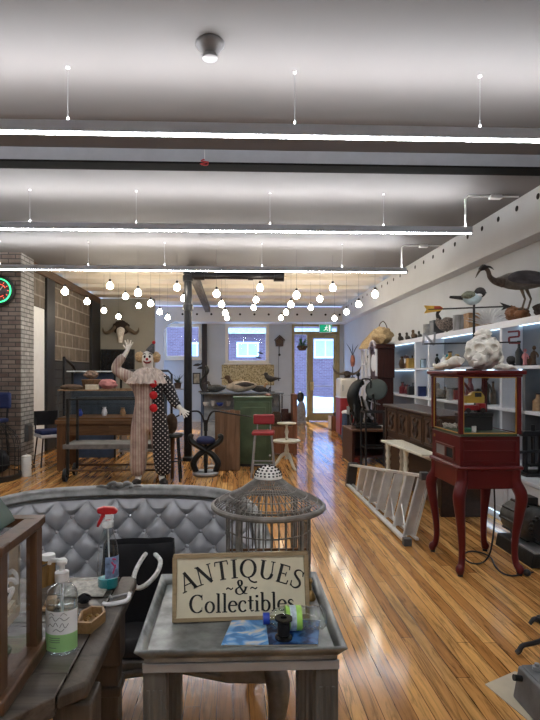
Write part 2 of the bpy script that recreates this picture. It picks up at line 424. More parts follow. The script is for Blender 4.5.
struct('wall_left_lower', MB().b(-3.5,-3.3,9.86,12.32,0,1.62), brick('charcoal_panelling',(.03,.033,.036),(.045,.047,.05),(.01,.01,.012),3,.16,.012,'YZ',rough=.6))
struct('wall_back_left', MB().b(-3.3,-1.93,13.1,13.25,0,3.2), M_green)
struct('baseboard_back', MB().b(-.6,1.66,14.97,15,0,.14), M_whitep)
# the stair rail by the stone wall
o = thing('stair_railing','black pipe stair handrail on posts in front of the stone block wall','railing',(-3.1,9.9,0))
part('handrail', MB().tube([(0,-.05,1.66),(0,.5,1.52),(0,1.3,1.02),(0,1.9,.95)],.028,10), M_blk, o)
for yy, zz in ((-.05,1.65),(1.3,1.02)):
    part('post', MB().cyl((0,yy,0),(0,yy,zz),.024), M_blk, o)

# ------------------------------------------------------------------ outside the windows
struct('street', MB().b(-14,18,15.2,27,-.12,-.02), mat('pale_pavement',(.62,.64,.68),.8,var=.08,scale=2))
o = thing('building','brick building across the street with white framed windows','building',(0,26,0))
part('wall', MB().b(-14,18,0,1,-.1,7), M_facade, o)
part('awning', MB().prism([(-.02,3.35),(-.5,3.25),(-.5,3.31),(-.02,3.55)],-1.5,8,'YZ'), mat('pale_awning',(.6,.62,.68),.6), o)
for cx, cz, ww, hh in ((.72,2.5,1.1,.75),(4.55,2.55,1.15,.95),(-1.75,2.45,1.1,.8),(-3.9,2.5,1.0,.9),(7.3,2.5,1.1,.9),(.72,5.4,1.1,1.3),(4.6,5.4,1.1,1.3)):
    f = MB().b(cx-ww/2,cx-ww/2+.1,-.06,-.002,cz-hh/2,cz+hh/2).b(cx+ww/2-.1,cx+ww/2,-.06,-.002,cz-hh/2,cz+hh/2).b(cx-ww/2+.1,cx+ww/2-.1,-.06,-.002,cz+hh/2-.1,cz+hh/2).b(cx-ww/2+.1,cx+ww/2-.1,-.06,-.002,cz-hh/2,cz-hh/2+.1).b(cx-.04,cx+.04,-.05,-.002,cz-hh/2+.1,cz+hh/2-.1)
    f = part('window', f, M_whitep, o)
    part('pane', MB().b(cx-ww/2+.1,cx+ww/2-.1,-.02,-.003,cz-hh/2+.1,cz+hh/2-.1), mat('pale_blue_window',(.45,.6,.75),.1,var=.1), f)
M_snow = mat('snow', (.85,.87,.9), .7, var=.05, scale=4, bump=.2)
solo('snow_bank','low white snow bank on the street beyond the glass door','snow', MB().ball((0,0,0),(2.6,.55,.42),32,14,fn=lambda d:1+.12*noise.noise(d*4)), M_snow, (2.9,21.5,-.02))
# world: cool daylight sky; sun from over the street
wd = bpy.data.worlds.new('world'); S.world = wd; wd.use_nodes = True
bg = wd.node_tree.nodes['Background']; bg.inputs[0].default_value = (.29,.52,1,1); bg.inputs[1].default_value = 4.2
sun = bpy.data.lights.new('sun','SUN'); sun.energy = 7; sun.angle = R(1); sun.color = (1,.95,.88)
so_ = bpy.data.objects.new('sun', sun); COL.objects.link(so_); so_.rotation_euler = (R(-49),0,R(4)); so_.location = (0,20,10)

# ================================================================== LIGHTS
def lamp(y, x0, x1, wires, label):
    o = thing('linear_pendant_light', label, 'light', (0,y,2.80), group='linear pendant lights')
    part('housing', MB().b(x0,x1,-.032,.032,.008,.07), M_alu, o)
    part('diffuser', MB().b(x0+.005,x1-.005,-.015,.015,.003,.008), M_led, o)
    part('uplight', MB().b(x0+.03,x1-.03,-.02,.02,.0702,.0708), M_ledup, o)
    for x in wires:
        wv = part('suspension_wire', MB().cyl((x,0,.075),(x,0,.395),.0016,seg=6), M_steel, o)
        part('ceiling_cap', MB().cyl((x,0,.388),(x,0,.4),.012), M_whitep, wv)
        part('clip', MB().cyl((x,0,.07),(x,0,.10),.006), M_whitep, wv)
    return o
def wx(px, y): return W(px, 100, y/CY).x
lamp(3.16,-4.2,2.45,[wx(70,3.16),wx(295,3.16),wx(484,3.16),-2.3,-3.6],'nearest long linear light hanging across the whole top of the picture')
o = lamp(5.3,-4.2,wx(475,5.3),[wx(33,5.3),wx(137,5.3),wx(270,5.3),wx(385,5.3)],'middle long linear light hanging just behind the dark ceiling beam')
o2 = lamp(7.4,-3.9,wx(408,7.4),[wx(4,7.4),wx(90,7.4),wx(165,7.4),wx(262,7.4),wx(343,7.4)],'farthest linear light hanging just in front of the globe bulbs')
lamp(.2,-4.2,2.45,[-1,0.3,1.5],'long linear light hanging overhead in the near bay')
lamp(-2.0,-4.2,2.45,[-1,0.3,1.5],'long linear light hanging behind the viewer')
for oo, px, y in ((o,471,5.3),(o2,405,7.4)):
    x = wx(px,y)-.02
    pc = part('power_cable', MB().tube([(x,0,.07),(x,0,.36),(x+.03,0,.388),(x+.55,0,.388)],.009,8), M_whitep, oo)
    part('junction_box', MB().b(x+.25,x+.37,-.03,.03,.36,.399), M_whitep, pc, .006)
# smoke detector
p = W(210,42,2.9); p.z = CEIL
o = thing('smoke_detector','round grey smoke detector on the ceiling near the viewer','smoke detector',p)
part('base', MB().lathe([(0,-.001),(.078,-.001),(.078,-.012),(.07,-.022),(.04,-.06),(.04,-.062)]), mat('grey_plastic',(.20,.20,.21),.35), o)
part('sensor_head', MB().lathe([(.036,-.06),(.042,-.068),(.042,-.085),(.03,-.09),(0,-.09)]), mat('pale_grey_plastic',(.30,.30,.31),.35), o)
# red hook and cord at the beam
p = W(204.5,164,4.26/CY)
o = thing('tangled_string','small tangle of red string hanging on the dark ceiling beam','string',(p.x,4.3015,3.2))
part('string', MB().cyl((0,0,-.001),(0,-.004,-.08),.002,seg=6), M_whitep, o)
part('tangle', MB().tube([(0,-.008,-.08),(-.03,-.01,-.095),(.03,-.012,-.105),(-.035,-.01,-.12),(.02,-.012,-.13),(.03,-.01,-.1)],.0045,6,n=4), M_redp, o)
# globe bulbs
bulbs = [(65,291.5,7.8),(138,293,7.8),(216.5,294,7.8),(296.5,295.5,7.8),(375,294.5,7.8),
 (87,301.7,8.96),(150.7,303.5,8.96),(221.7,304.5,8.96),(291,304.7,8.96),(358.7,304.5,8.96),
 (104,310.7,10.15),(159.7,312,10.15),(225.2,313,10.15),(286,312.5,10.15),(346.5,312,10.15),
 (118.5,316.7,11.2),(167.7,317.5,11.2),(227,318,11.2),(281,318,11.2),(334.5,318.5,11.2),
 (110,286,8.15),(177,287.5,8.15),(260,288,8.15),(332.7,288,8.15),
 (125.5,296.7,9.4),(183.5,298.5,9.4),(256,300,9.4),(320,299,9.4),
 (138.7,306,10.6),(253.7,307.7,10.6),(310.7,307.7,10.6)]
def bulb(h):
    o = thing('pendant_bulb','round white glowing globe bulb hanging on a thin cord from the back ceiling','pendant light',(0,0,0),group='globe bulbs hanging over the back of the shop')
    part('globe', MB().lathe([(.018,.060),(.022,.050),(.040,.031),(.049,.01),(.049,-.012),(.040,-.032),(.022,-.046),(0,-.050)],(0,0,0),20), M_bulb, o)
    part('socket', MB().lathe([(0,.105),(.012,.105),(.019,.095),(.019,.062),(.014,.06)],(0,0,0),14), M_blkp, o)
    part('cord', MB().cyl((0,0,.105),(0,0,h),.0014,seg=6), M_dkgrey, o)
    return o
bases = {}
for px, py, dd in bulbs:
    p = W(px,py,dd); p = Vector((p.x,p.y,p.z))
    top = CEIL if any(y <= p.y <= y+.5 for y in (9.3,10.35,11.4,12.45,13.5)) or p.y < 9.3 else CEIL+.08
    h = top-p.z
    o = bulb(h); o.location = p
# ------------------------------------------------------------------ black iron column, pipe and beam
pp = FL(188,460.5)
o = thing('iron_column','tall black cast iron column in the middle of the shop','column',(pp.x,pp.y,0))
part('shaft', MB().lathe([(.09,0),(.09,.05),(.065,.07),(.062,2.5),(.062,2.95),(.075,2.955),(.075,2.99),(0,2.99)]), M_blk, o)
for z in (2.42,2.88):
    part('collar', MB().lathe([(.063,z-.05),(.082,z-.045),(.082,z+.045),(.063,z+.05)]), M_blk, o)
part('cross_pipe', MB().tube([(.06,0,2.925),(1.38,0,2.925)],.055,16), M_blk, o)
for x0_, x1_, r in ((.10,.26,.07),(1.36,1.52,.085),(.95,1.03,.068)):
    part('pipe_fitting', MB().tube([(x0_,0,2.925),(x1_,0,2.925)],r,16), M_blk, o)
struct('trim_long_beam', MB().b(pp.x-.03,pp.x+.10,8.62,14.2,3.0,3.14), wood('old_grey_beam',(.12,.11,.10),.8,'y'))
struct('trim_back_post', MB().b(-.87,-.73,14.88,14.99,0,2.75), wood('dark_post',(.035,.03,.03),.7,'z'))
# exit sign
p = W(327.5,327.5,14.0)
o = thing('exit_sign','small green and white running man exit sign above the glass door','sign',(p.x,14.2,p.z))
part('housing', MB().b(-.17,.17,0,.05,-.11,.11), M_whitep, o, .006)
part('green_panel', MB().b(-.16,.16,-.004,-.0005,-.10,.10), mat('exit_green',(.0,.22,.11),.4,emit=.35,ecol=(0,.5,.25)), o)
mn = MB().at((.02,-.0055,0)); mn.ball((.012,0,.062),(.016,.002,.016),12,8)
for a, b_, r in (((0,.04),(-.015,-.01),.014),((-.015,-.01),(.03,-.035),.010),((.03,-.035),(.02,-.08),.009),((-.015,-.01),(-.04,-.045),.010),((-.04,-.045),(-.075,-.05),.009),((0,.035),(.045,.01),.008),((0,.035),(-.045,.02),.008)):
    mn.tube([(a[0],0,a[1]),(b_[0],0,b_[1])],r,8,fl=(1,.2),up=(0,1,0))
part('running_man', mn, mat('sign_white',(.85,.9,.85),.4,emit=.5), o)
part('door_symbol', MB().b(.085,.13,-.0075,-.0045,-.085,.085), mat('sign_white',(.85,.9,.85)), o)
part('mount', MB().cyl((0,.03,.11),(0,.03,2.75-p.z if p.z < 2.6 else .16),.01,seg=8), M_whitep, o) if p.z+.11 < 2.74 else None
# neon clock on the brick
p = W(3.5,292,8.05)
o = thing('neon_clock','round black wall clock with green and red neon rings on the brick pier','clock',(p.x,8.1,p.z))
part('case', MB().lathe([(0,-.001),(.21,-.001),(.225,-.03),(.225,-.07),(.20,-.085),(.195,-.05),(0,-.05)],axis='Y',seg=40), M_blkp, o)
part('neon_ring', MB().ring((0,-.075,0),.172,.010,40,8,axis='Y'), M_neonG, o)
part('inner_neon_ring', MB().ring((0,-.068,0),.095,.006,32,8,axis='Y',a0=.4,a1=5.4), M_neonR, o)
dl = part('dial', MB().lathe([(0,-.056),(.145,-.056),(.145,-.051),(0,-.051)],axis='Y',seg=36), mat('dark_dial',(.03,.015,.015),.4), o)
tk = MB()
for i in range(12):
    a = i*PI/6; tk.tube([(.115*math.cos(a),-.058,.115*math.sin(a)),(.138*math.cos(a),-.058,.138*math.sin(a))],.005,6)
part('hour_marks', tk, M_neonR, dl)
part('hands', MB().tube([(-.01,-.064,-.02),(.05,-.064,.06)],.006,6).tube([(0,-.066,0),(-.03,-.066,.10)],.005,6), M_whitep, dl)
# ================================================================== FOREGROUND
# ---- tufted silver settee
M_silverf = mat('silver_upholstery', (.46,.47,.50), .36, .2, var=.10, scale=6, bump=.05)
M_silverw = mat('silver_leaf_frame', (.22,.22,.215), .4, .55, var=.3, scale=20, bump=.15)
M_button = mat('crystal_button', (.75,.76,.8), .12, .6, var=.1)
so = thing('tufted_settee','silver grey deep buttoned settee behind the two tables with carved frame','settee',(0,0,0))
plan = catmull([(.10,1.98,0),(.13,2.20,0),(.08,2.41,0),(-.10,2.505,0),(-.52,2.53,0),(-.95,2.50,0),(-1.18,2.40,0),(-1.25,2.18,0),(-1.22,1.98,0)], 30)
hk = catmull([(.58,0,0),(.65,0,0),(.77,0,0),(.828,0,0),(.838,0,0),(.82,0,0),(.76,0,0),(.68,0,0),(.60,0,0)], 30)
hts = [h.x for h in hk]
ss = [0]
for a, b_ in zip(plan, plan[1:]): ss.append(ss[-1]+(b_-a).length)
nrm = []
for i in range(len(plan)):
    t = (plan[min(i+1,len(plan)-1)]-plan[max(i-1,0)]).normalized(); nrm.append(Vector((-t.y*-1, t.x*-1, 0)))
cen = Vector((-.55,2.1,0))
nrm = [n if n.dot(cen-p) > 0 else -n for n, p in zip(nrm, plan)]
DU, DV, Z0 = .134, .070, .40
def at_s(s_):
    s_ = min(max(s_,0),ss[-1]-1e-6); lo = 0
    for i in range(len(ss)-1):
        if ss[i+1] >= s_: lo = i; break
    f = (s_-ss[lo])/(ss[lo+1]-ss[lo]); return plan[lo].lerp(plan[lo+1],f), nrm[lo].lerp(nrm[lo+1],f).normalized(), hts[lo]+(hts[lo+1]-hts[lo])*f
smid = ss[-1]/2
def pil(u, v):
    a = u/DU-v/(2*DV); b_ = u/DU+v/(2*DV)
    return (abs(math.sin(PI*a)*math.sin(PI*b_)))**.26
rows = []
NV, NU = 56, 330
for j in range(NV+1):
    row = []
    for i in range(NU+1):
        s_ = ss[-1]*i/NU; p, n, h = at_s(s_); top = h-.03; z = Z0+(top-Z0)*j/NV
        u = s_-smid; v = z-.80
        edge = min(1, (NV-j)/5)
        q = p+n*(.022+.053*pil(u,v)*(.35+.65*edge)); row.append(Vector((q.x,q.y,z)))
    rows.append(row)
part('tufted_back', MB().grid(rows), M_silverf, so)
ob = []
for j in range(2):
    ob.append([Vector((p.x-n.x*.035,p.y-n.y*.035,(.32 if j==0 else h-.02))) for p,n,h in zip(plan,nrm,hts)])
part('outer_back', MB().grid(ob), M_silverf, so, solid=.01)
bme = MB().ball((0,0,0),(.011,.011,.011),12,8).mesh('button',M_button)
for j in range(-5,1):
    v = j*DV
    for i in range(-9,10):
        u = i*DU+(DU/2 if j%2 else 0); p, n, h = at_s(smid+u); z = .80+v
        if z > h-.055 or abs(u) > ss[-1]/2-.2: continue
        q = p+n*.036
        if -.95 < q.x < .1 or q.y > 2.3:
            ob = part('button', bme, None, so); ob.location = (q.x,q.y,z)
part('top_rail', MB().tube([(p.x-n.x*.004,p.y-n.y*.004,h) for p,n,h in zip(plan,nrm,hts)][::3],.027,10,fl=(1.25,.8),up=(0,0,1)), M_silverw, so)
cr = MB()
cx_, cy_, cz_ = -.535,2.53,.856
for sgn in (-1,1):
    cr.tube([(cx_+sgn*x,cy_,cz_+z) for x,z in ((.005,0),(.03,.018),(.055,.008),(.05,-.006),(.09,.004),(.12,-.008))],[.012,.011,.009,.008,.008,.004],8,n=4)
    cr.ball((cx_+sgn*.052,cy_-.004,cz_+.002),.012,10,8)
cr.ball((cx_,cy_-.005,cz_+.008),(.02,.014,.016),12,8)
part('carved_crest', cr, M_silverw, so)
part('seat', MB().prism([(.06,1.86),(.08,2.3),(-.1,2.44),(-.95,2.44),(-1.18,2.3),(-1.18,1.86),(-.9,1.82),(-.2,1.82)],.40,.475), mat('charcoal_seat_fabric',(.03,.03,.033),.8), so, .03)
fr = MB()
pts = [(.12,.42),(.12,.33),(-.02,.335),(-.2,.375),(-.38,.355),(-.45,.32),(-.56,.305),(-.67,.32),(-.74,.355),(-.92,.375),(-1.1,.335),(-1.24,.33),(-1.24,.42)]
fr.prism(pts,1.81,1.85,'XZ').b(-1.24,-1.2,1.85,2.45,.33,.42).b(.08,.12,1.85,2.45,.33,.42).b(-1.2,.08,2.43,2.47,.33,.42)
part('seat_rail', fr, M_silverw, so, .008)
sc = MB()
for sgn in (-1,1):
    sc.tube([(-.56+sgn*x,1.803,z) for x,z in ((.01,.335),(.05,.36),(.09,.345),(.075,.325),(.06,.338))],[.013,.012,.010,.008,.006],8,n=4)
    sc.tube([(-.56+sgn*x,1.805,z) for x,z in ((.1,.35),(.2,.38),(.36,.395),(.52,.36))],[.008,.009,.009,.006],8,n=4)
for i in range(7):
    a = PI*(.15+.7*i/6); sc.tube([(-.56,1.80,.33),(-.56+.045*math.cos(a),1.80,.33+.05*math.sin(a))],[.004,.010],6)
part('carved_shell', sc, M_silverw, so)
for x, y, sx, sy in ((.12,1.84,1,-1),(-1.24,1.84,-1,-1),(.08,2.44,1,1),(-1.2,2.44,-1,1)):
    part('leg', MB().tube([(x,y,.415),(x+sx*.035,y+sy*.02,.33),(x+sx*.03,y+sy*.012,.2),(x-sx*.005,y,.07),(x+sx*.03,y+sy*.02,.02),(x+sx*.04,y+sy*.025,0)],[.035,.042,.03,.021,.024,.022],10,n=4), M_silverw, so)
# ---- black bag with white rope handle, standing on the settee seat
o = thing('shopping_bag','black cloth bag with a white rope handle on the settee seat','bag',(-.36,2.06,.476),R(3))
bg_ = MB()
rr = [[Vector((sx*w_*(1+.015*math.sin(5*t)),0,0)) for sx in (1,)] for w_,t in ((1,0),)]
lv = []
for z, wx_, wy_ in ((0,.135,.085),(.03,.142,.09),(.13,.138,.075),(.22,.132,.05),(.272,.13,.035)):
    lv.append([Vector((wx_*max(-1,min(1,1.25*math.cos(a))),wy_*max(-1,min(1,1.25*math.sin(a)))+.006*math.sin(7*a+z*30),z)) for a in [2*PI*k_/32 for k_ in range(33)]])
bg_.grid(lv); bg_.add([v for v in lv[0][:-1]],[list(range(32))])
part('bag_body', bg_, M_black_cloth, o, solid=.004)
hp = [W(150,550,2.03),W(144,556,1.99),W(136,570,1.93),W(133.5,582,1.90),W(138,588,1.89),W(147,584,1.89),W(157,573,1.92),W(160.5,562,1.96),W(157,556,1.99),W(153,553,2.02)]
part('handle', MB().tube([Matrix.Rotation(-R(3),4,'Z') @ (p_-Vector((-.36,2.06,.476))) for p_ in hp],.0085,10,n=5), mat('white_rope',(.75,.75,.73),.6,scale=60,bump=.4), o)

# ---- galvanised tray table
T = thing('tray_table','metal topped side table with raised tray edges carrying the antiques sign','table',(0,0,0))
P_ = [FL(136,651,.75),FL(346,650,.75),FL(318,574,.75),FL(161,574,.75)]
yf = (P_[0].y+P_[1].y)/2; yr = (P_[2].y+P_[3].y)/2
xa, xb = P_[0].x, P_[1].x
xc, xd = P_[2].x, P_[3].x
xl = (xa+xd)/2; xr = (xb+xc)/2
top = MB().b(xl+.02,xr-.02,yf+.02,yr-.02,.715,.727)
part('tray_top', top, M_galv, T)
rim = MB()
def rimq(p0,p1,q0,q1): rim.add([p0,p1,q1,q0],[(0,1,2,3)])
inn = [Vector((xl+.02,yf+.02,.727)),Vector((xr-.02,yf+.02,.727)),Vector((xr-.02,yr-.02,.727)),Vector((xl+.02,yr-.02,.727))]
out = [Vector((xl,yf,.752)),Vector((xr,yf,.752)),Vector((xr,yr,.752)),Vector((xl,yr,.752))]
for i in range(4): rimq(inn[i],inn[(i+1)%4],out[i],out[(i+1)%4])
part('raised_rim', rim, M_galv, T, solid=.006)
ap = MB().b(xl+.018,xr-.018,yf+.03,yf+.05,.683,.7149).b(xl+.018,xr-.018,yr-.05,yr-.03,.683,.7149).b(xl+.018,xl+.038,yf+.05,yr-.05,.683,.7149).b(xr-.038,xr-.018,yf+.05,yr-.05,.683,.7149)
part('apron', ap, M_galv, T, .003)
part('apron_band', MB().b(xl+.014,xr-.014,yf+.022,yf+.0299,.688,.710), M_steel, T, .002)
M_gwood = wood('grey_weathered_leg', (.12,.11,.095), .55, 'z', 12, .5)
for x in (xl+.015,xr-.070):
    for y in (yf+.03,yr-.085):
        lg = MB().b(x,x+.055,y,y+.055,0,.70)
        for i in range(3): lg.b(x+.008+.015*i,x+.017+.015*i,y-.004,y,.03,.645)
        lg.b(x-.004,x+.059,y-.006,y+.061,0,.03)
        part('leg', lg, M_gwood, T, .003)
TZ = .727
# ---- sign with hand drawn serif letters
def ribbon(mb, pts, thin=.05, thick=.16, w=None, h=.02):
    pts = [Vector((p[0],p[1])) for p in pts]; Lf = []; Rt = []
    for i, p in enumerate(pts):
        t = (pts[min(i+1,len(pts)-1)]-pts[max(i-1,0)]).normalized(); n = Vector((-t.y,t.x))
        ww = (thin+(thick-thin)*abs(t.y)**1.6 if w is None else (w[i] if hasattr(w,'__len__') else w))/2
        Lf.append(p+n*ww); Rt.append(p-n*ww)
    for i in range(len(pts)-1):
        q = [Lf[i],Lf[i+1],Rt[i+1],Rt[i]]
        mb.add([tfm(a,0) for a in q]+[tfm(a,h) for a in q],[(0,1,2,3),(7,6,5,4),(0,4,5,1),(1,5,6,2),(2,6,7,3),(3,7,4,0)])
def arc(cx,cy,rx,ry,a0,a1,n=20): return [(cx+rx*math.cos(R(a0+(a1-a0)*i/n)),cy+ry*math.sin(R(a0+(a1-a0)*i/n))) for i in range(n+1)]
def cat2(pts,n=8): return [(p.x,p.y) for p in catmull([(a,b_,0) for a,b_ in pts],n)]
def serif(x,y,w=.26): return ([(x-w/2,y),(x+w/2,y)],.045)
GL = {
 'A': (.86,[([(.10,.02),(.42,1)],.055),([(.40,1),(.74,.02)],.14),([(.22,.34),(.62,.34)],.05),serif(.10,.02,.24),serif(.75,.02,.30)]),
 'N': (.90,[([(.14,.02),(.14,.98)],.055),([(.12,.98),(.74,.02)],.14),([(.74,.02),(.74,.98)],.055),serif(.14,.02),serif(.10,.98,.2),serif(.76,.98,.24)]),
 'T': (.80,[([(.40,.02),(.40,.98)],.14),([(.06,.97),(.74,.97)],.055),([(.07,.98),(.05,.76)],.05),([(.73,.98),(.75,.76)],.05),serif(.40,.02,.32)]),
 'I': (.40,[([(.20,.02),(.20,.98)],.14),serif(.20,.02,.34),serif(.20,.98,.34)]),
 'Q': (.98,[(arc(.48,.5,.38,.47,0,360,36),None),(cat2([(.50,.06),(.60,-.12),(.80,-.22),(.98,-.20)]),.07)]),
 'U': (.90,[([(.18,.98),(.18,.34)],.14),(arc(.45,.34,.27,.31,180,360,20),None),([(.72,.34),(.72,.98)],.055),serif(.18,.98,.30),serif(.72,.98,.24)]),
 'E': (.76,[([(.18,.02),(.18,.98)],.14),([(.06,.03),(.66,.03)],.055),([(.06,.97),(.62,.97)],.055),([(.2,.52),(.50,.52)],.05),([(.65,.02),(.68,.24)],.05),([(.61,.98),(.63,.78)],.05),([(.50,.40),(.50,.64)],.045)]),
 'S': (.66,[(cat2([(.54,.78),(.48,.93),(.30,.98),(.13,.88),(.12,.70),(.30,.55),(.48,.42),(.55,.24),(.44,.06),(.26,.01),(.10,.10),(.07,.26)]),'S'),([(.56,.70),(.54,.96)],.045),([(.06,.32),(.08,.04)],.045)]),
 '&': (.95,[(cat2([(.82,.50),(.74,.26),(.56,.06),(.30,.0),(.10,.14),(.12,.36),(.34,.52),(.50,.68),(.50,.88),(.38,.98),(.25,.88),(.28,.68),(.48,.36),(.70,.08),(.92,.03)]),None),([(.66,.50),(.94,.50)],.045)]),
 '~': (.6,[(cat2([(.08,.36),(.2,.46),(.34,.40),(.46,.36),(.58,.46)]),.07)]),
 'C': (.88,[(arc(.47,.5,.38,.47,48,312,30),None),([(.74,.98),(.74,.70)],.045),([(.74,.30),(.74,.08)],.03)]),
 'o': (.60,[(arc(.29,.30,.23,.29,0,360,28),None)]),
 'l': (.34,[([(.17,.02),(.17,1.02)],.12),serif(.17,.02,.30),([(.04,1.0),(.17,1.02)],.045)]),
 'e': (.56,[(arc(.28,.30,.22,.29,10,318,26),None),([(.08,.36),(.50,.36)],.045)]),
 'c': (.52,[(arc(.28,.30,.22,.29,50,318,24),None),([(.40,.50),(.46,.46)],.1)]),
 't': (.38,[([(.18,.84),(.18,.14)],.12),(cat2([(.18,.14),(.24,.03),(.36,.08)]),.05),([(.02,.58),(.36,.58)],.05)]),
 'i': (.32,[([(.16,.02),(.16,.58)],.12),serif(.16,.02,.28),([(.05,.57),(.16,.58)],.045),([(.16,.75),(.16,.88)],.13)]),
 'b': (.62,[([(.14,.04),(.14,1.02)],.12),(arc(.32,.30,.22,.29,-150,150,24),None),([(.02,1.0),(.14,1.02)],.045)]),
 's': (.44,[(cat2([(.36,.47),(.28,.57),(.14,.56),(.09,.45),(.22,.33),(.36,.22),(.35,.07),(.22,.0),(.10,.03),(.06,.14)]),'s')]),
}
SG = thing('antiques_sign','cream wooden sign reading ANTIQUES & Collectibles in a wood frame','sign',(0,0,0))
pb0 = W(170.5,621,1.40); pb1 = W(311,619,1.44)
sw = .372; shh = .174
SG.location = ((pb0.x+pb1.x)/2, 1.432, TZ+.002)
tilt = R(-14); SG.rotation_euler = (tilt,0,R(2.0))
part('panel', MB().b(-sw/2+.009,sw/2-.009,0,.012,.009,shh-.009), mat('aged_cream_panel',(.72,.65,.47),.55,var=.08,scale=10), SG)
fm = MB().b(-sw/2,sw/2,-.006,.016,0,.011).b(-sw/2,sw/2,-.006,.016,shh-.011,shh).b(-sw/2,-sw/2+.011,-.006,.016,.011,shh-.011).b(sw/2-.011,sw/2,-.006,.016,.011,shh-.011)
part('frame', fm, wood('sign_frame_wood',(.34,.25,.14),.55,'x',20,.3), SG, .002)
lt = MB()
tfm = None
def put_text(text, size, cx, y, arcR=None, track=0, xs=1):
    global tfm
    wid = sum(GL[c][0]+track for c in text)*size*xs; x = -wid/2
    for c in text:
        adv, st = GL[c]; mid = x+(adv+track)*size*xs/2
        if arcR:
            a = mid/arcR; ox, oy, ca, sa = cx+arcR*math.sin(a), y-arcR*(1-math.cos(a)), math.cos(-a), math.sin(-a)
        else: ox, oy, ca, sa = cx+mid, y, 1, 0
        def tf(p,h,ox=ox,oy=oy,ca=ca,sa=sa,adv=adv):
            px_ = (p[0]-adv/2)*size*xs; py_ = p[1]*size
            return Vector((ox+px_*ca-py_*sa, -.0004-h*.06, oy+px_*sa+py_*ca))
        tfm = tf
        for pts_, w_ in st:
            if w_ is None: ribbon(lt, pts_, .055, .16 if c.isupper() or c=='&' else .14)
            elif w_ in ('S','s'):
                n_ = len(pts_); ribbon(lt, pts_, w=[.045+.09*math.sin(PI*i/(n_-1))**2 for i in range(n_)])
            else: ribbon(lt, pts_, w=w_*1.15)
        x += (adv+track)*size*xs
put_text('ANTIQUES', .049, 0.002, .108, .37, .03, 1.04)
put_text('~&~', .037, 0, .066, None, .12)
put_text('Collectibles', .047, 0.002, .0215, None, .02, 1.0)
part('lettering', lt, mat('sign_black',(.012,.012,.012),.6), SG)
# ---- wire birdcage behind the sign
pc = W(268,505,1.63)
BC = thing('birdcage','round wire birdcage with a wide hat shaped roof behind the antiques sign','birdcage',(pc.x,1.615,TZ+.001))
M_wire = mat('weathered_wire',(.22,.205,.185),.5,.4,var=.35,scale=30)
part('base_ring', MB().ring((0,0,.008),.127,.008,40,8).lathe([(0,.003),(.125,.003),(.125,.006),(0,.006)],seg=36), M_wire, BC)
bw = MB()
for i in range(36):
    a = 2*PI*i/36; bw.tube([(.127*math.cos(a),.127*math.sin(a),.008),(.127*math.cos(a),.127*math.sin(a),.27)],.0022,6)
for z in (.09,.2): bw.ring((0,0,z),.127,.0024,40,6)
part('body_wires', bw, M_wire, BC)
for i in range(4):
    a = PI/4+PI/2*i; part('post', MB().cyl((.128*math.cos(a),.128*math.sin(a),.008),(.128*math.cos(a),.128*math.sin(a),.27),.0055,seg=8), M_wire, BC)
prof = [(.166,.272),(.150,.284),(.118,.298),(.085,.314),(.058,.333),(.040,.348)]
part('roof_rim', MB().ring((0,0,.266),.167,.0085,56,8), M_wire, BC)
rw = MB()
for i in range(64):
    a = 2*PI*i/64; rw.tube([(r_*math.cos(a),r_*math.sin(a),z) for r_,z in prof],.0017,5)
for r_,z in prof[1:-1]: rw.ring((0,0,z),r_,.0015,48,5)
rw.ring((0,0,.267),.150,.002,48,6); rw.ring((0,0,.27),.127,.003,48,6)
part('roof_wires', rw, M_wire, BC)
cp = MB().lathe([(.043,.350),(.043,.354),(.040,.362),(.030,.376),(.016,.384),(0,.387)],seg=28)
cpo = part('cap', cp, mat('pale_pierced_metal',(.78,.77,.73),.5,.0), BC)
hl = MB()
for rr_,zz,n_,off in ((.0405,.3595,20,0),(.0375,.3675,18,.17),(.0315,.3755,14,0),(.0225,.3815,10,.2),(.011,.386,5,0)):
    for i in range(n_):
        a = 2*PI*i/n_+off; hl.ball((rr_*math.cos(a),rr_*math.sin(a),zz),(.0036,.0036,.0026),8,6)
part('piercing_shade', hl, M_hole_shade, cpo)  # black beads on the solid cap paint the shade of its holes
part('perch', MB().cyl((-.125,0,.13),(.125,0,.13),.004,seg=8), M_oak, BC)
# ---- things on the tray
o = thing('magazine','blue patterned magazine lying on the metal tray under the bottle','magazine',(0,0,0))
q = [FL(221,647,TZ),FL(318,646,TZ),FL(322,622,TZ),FL(232,622,TZ)]
q = [Vector((v.x,v.y,0)) for v in q]; q[2].x = min(q[2].x, xr-.035); q[1].x=min(q[1].x,xr-.032)
for v in q: v.y = max(v.y, yf+.024)
c0 = sum(q,Vector())/4; o.location = (c0.x,c0.y,TZ+.001); q = [v-c0 for v in q]
part('pages', MB().prism([(v.x*.98,v.y*.98) for v in q],0,.003), M_paper, o)
def mag_mat():
    m,t,p = nt('blue_cover_print'); v = coords(t); sp = t.nodes.new('ShaderNodeSeparateXYZ'); L(t,v,sp.inputs[0])
    n = noise_n(t,v,16,2,.5,1.5)
    c = ramp(t,n,[(.40,(.10,.28,.62)),(.47,(.16,.42,.80)),(.56,(.40,.62,.85)),(.64,(.80,.72,.62))])
    f = mathn(t,'GREATER_THAN',sp.outputs[0],-.015)
    c2 = ramp(t,noise_n(t,v,26,2),[(.45,(.012,.03,.10)),(.6,(.05,.16,.42))])
    L(t,mixc(t,f,c,c2),p.inputs['Base Color']); p.inputs['Roughness'].default_value = .25; return m
part('cover', MB().prism([(v.x,v.y) for v in q],.003,.0045), mag_mat(), o)
MZ = TZ+.0056
o = thing('plastic_bottle','clear plastic water bottle with a blue cap lying on its side on the tray','bottle',(0,0,0))
pa = W(258,617,1.33); pb = W(330,620,1.38); c0 = (pa+pb)/2; rb = .030
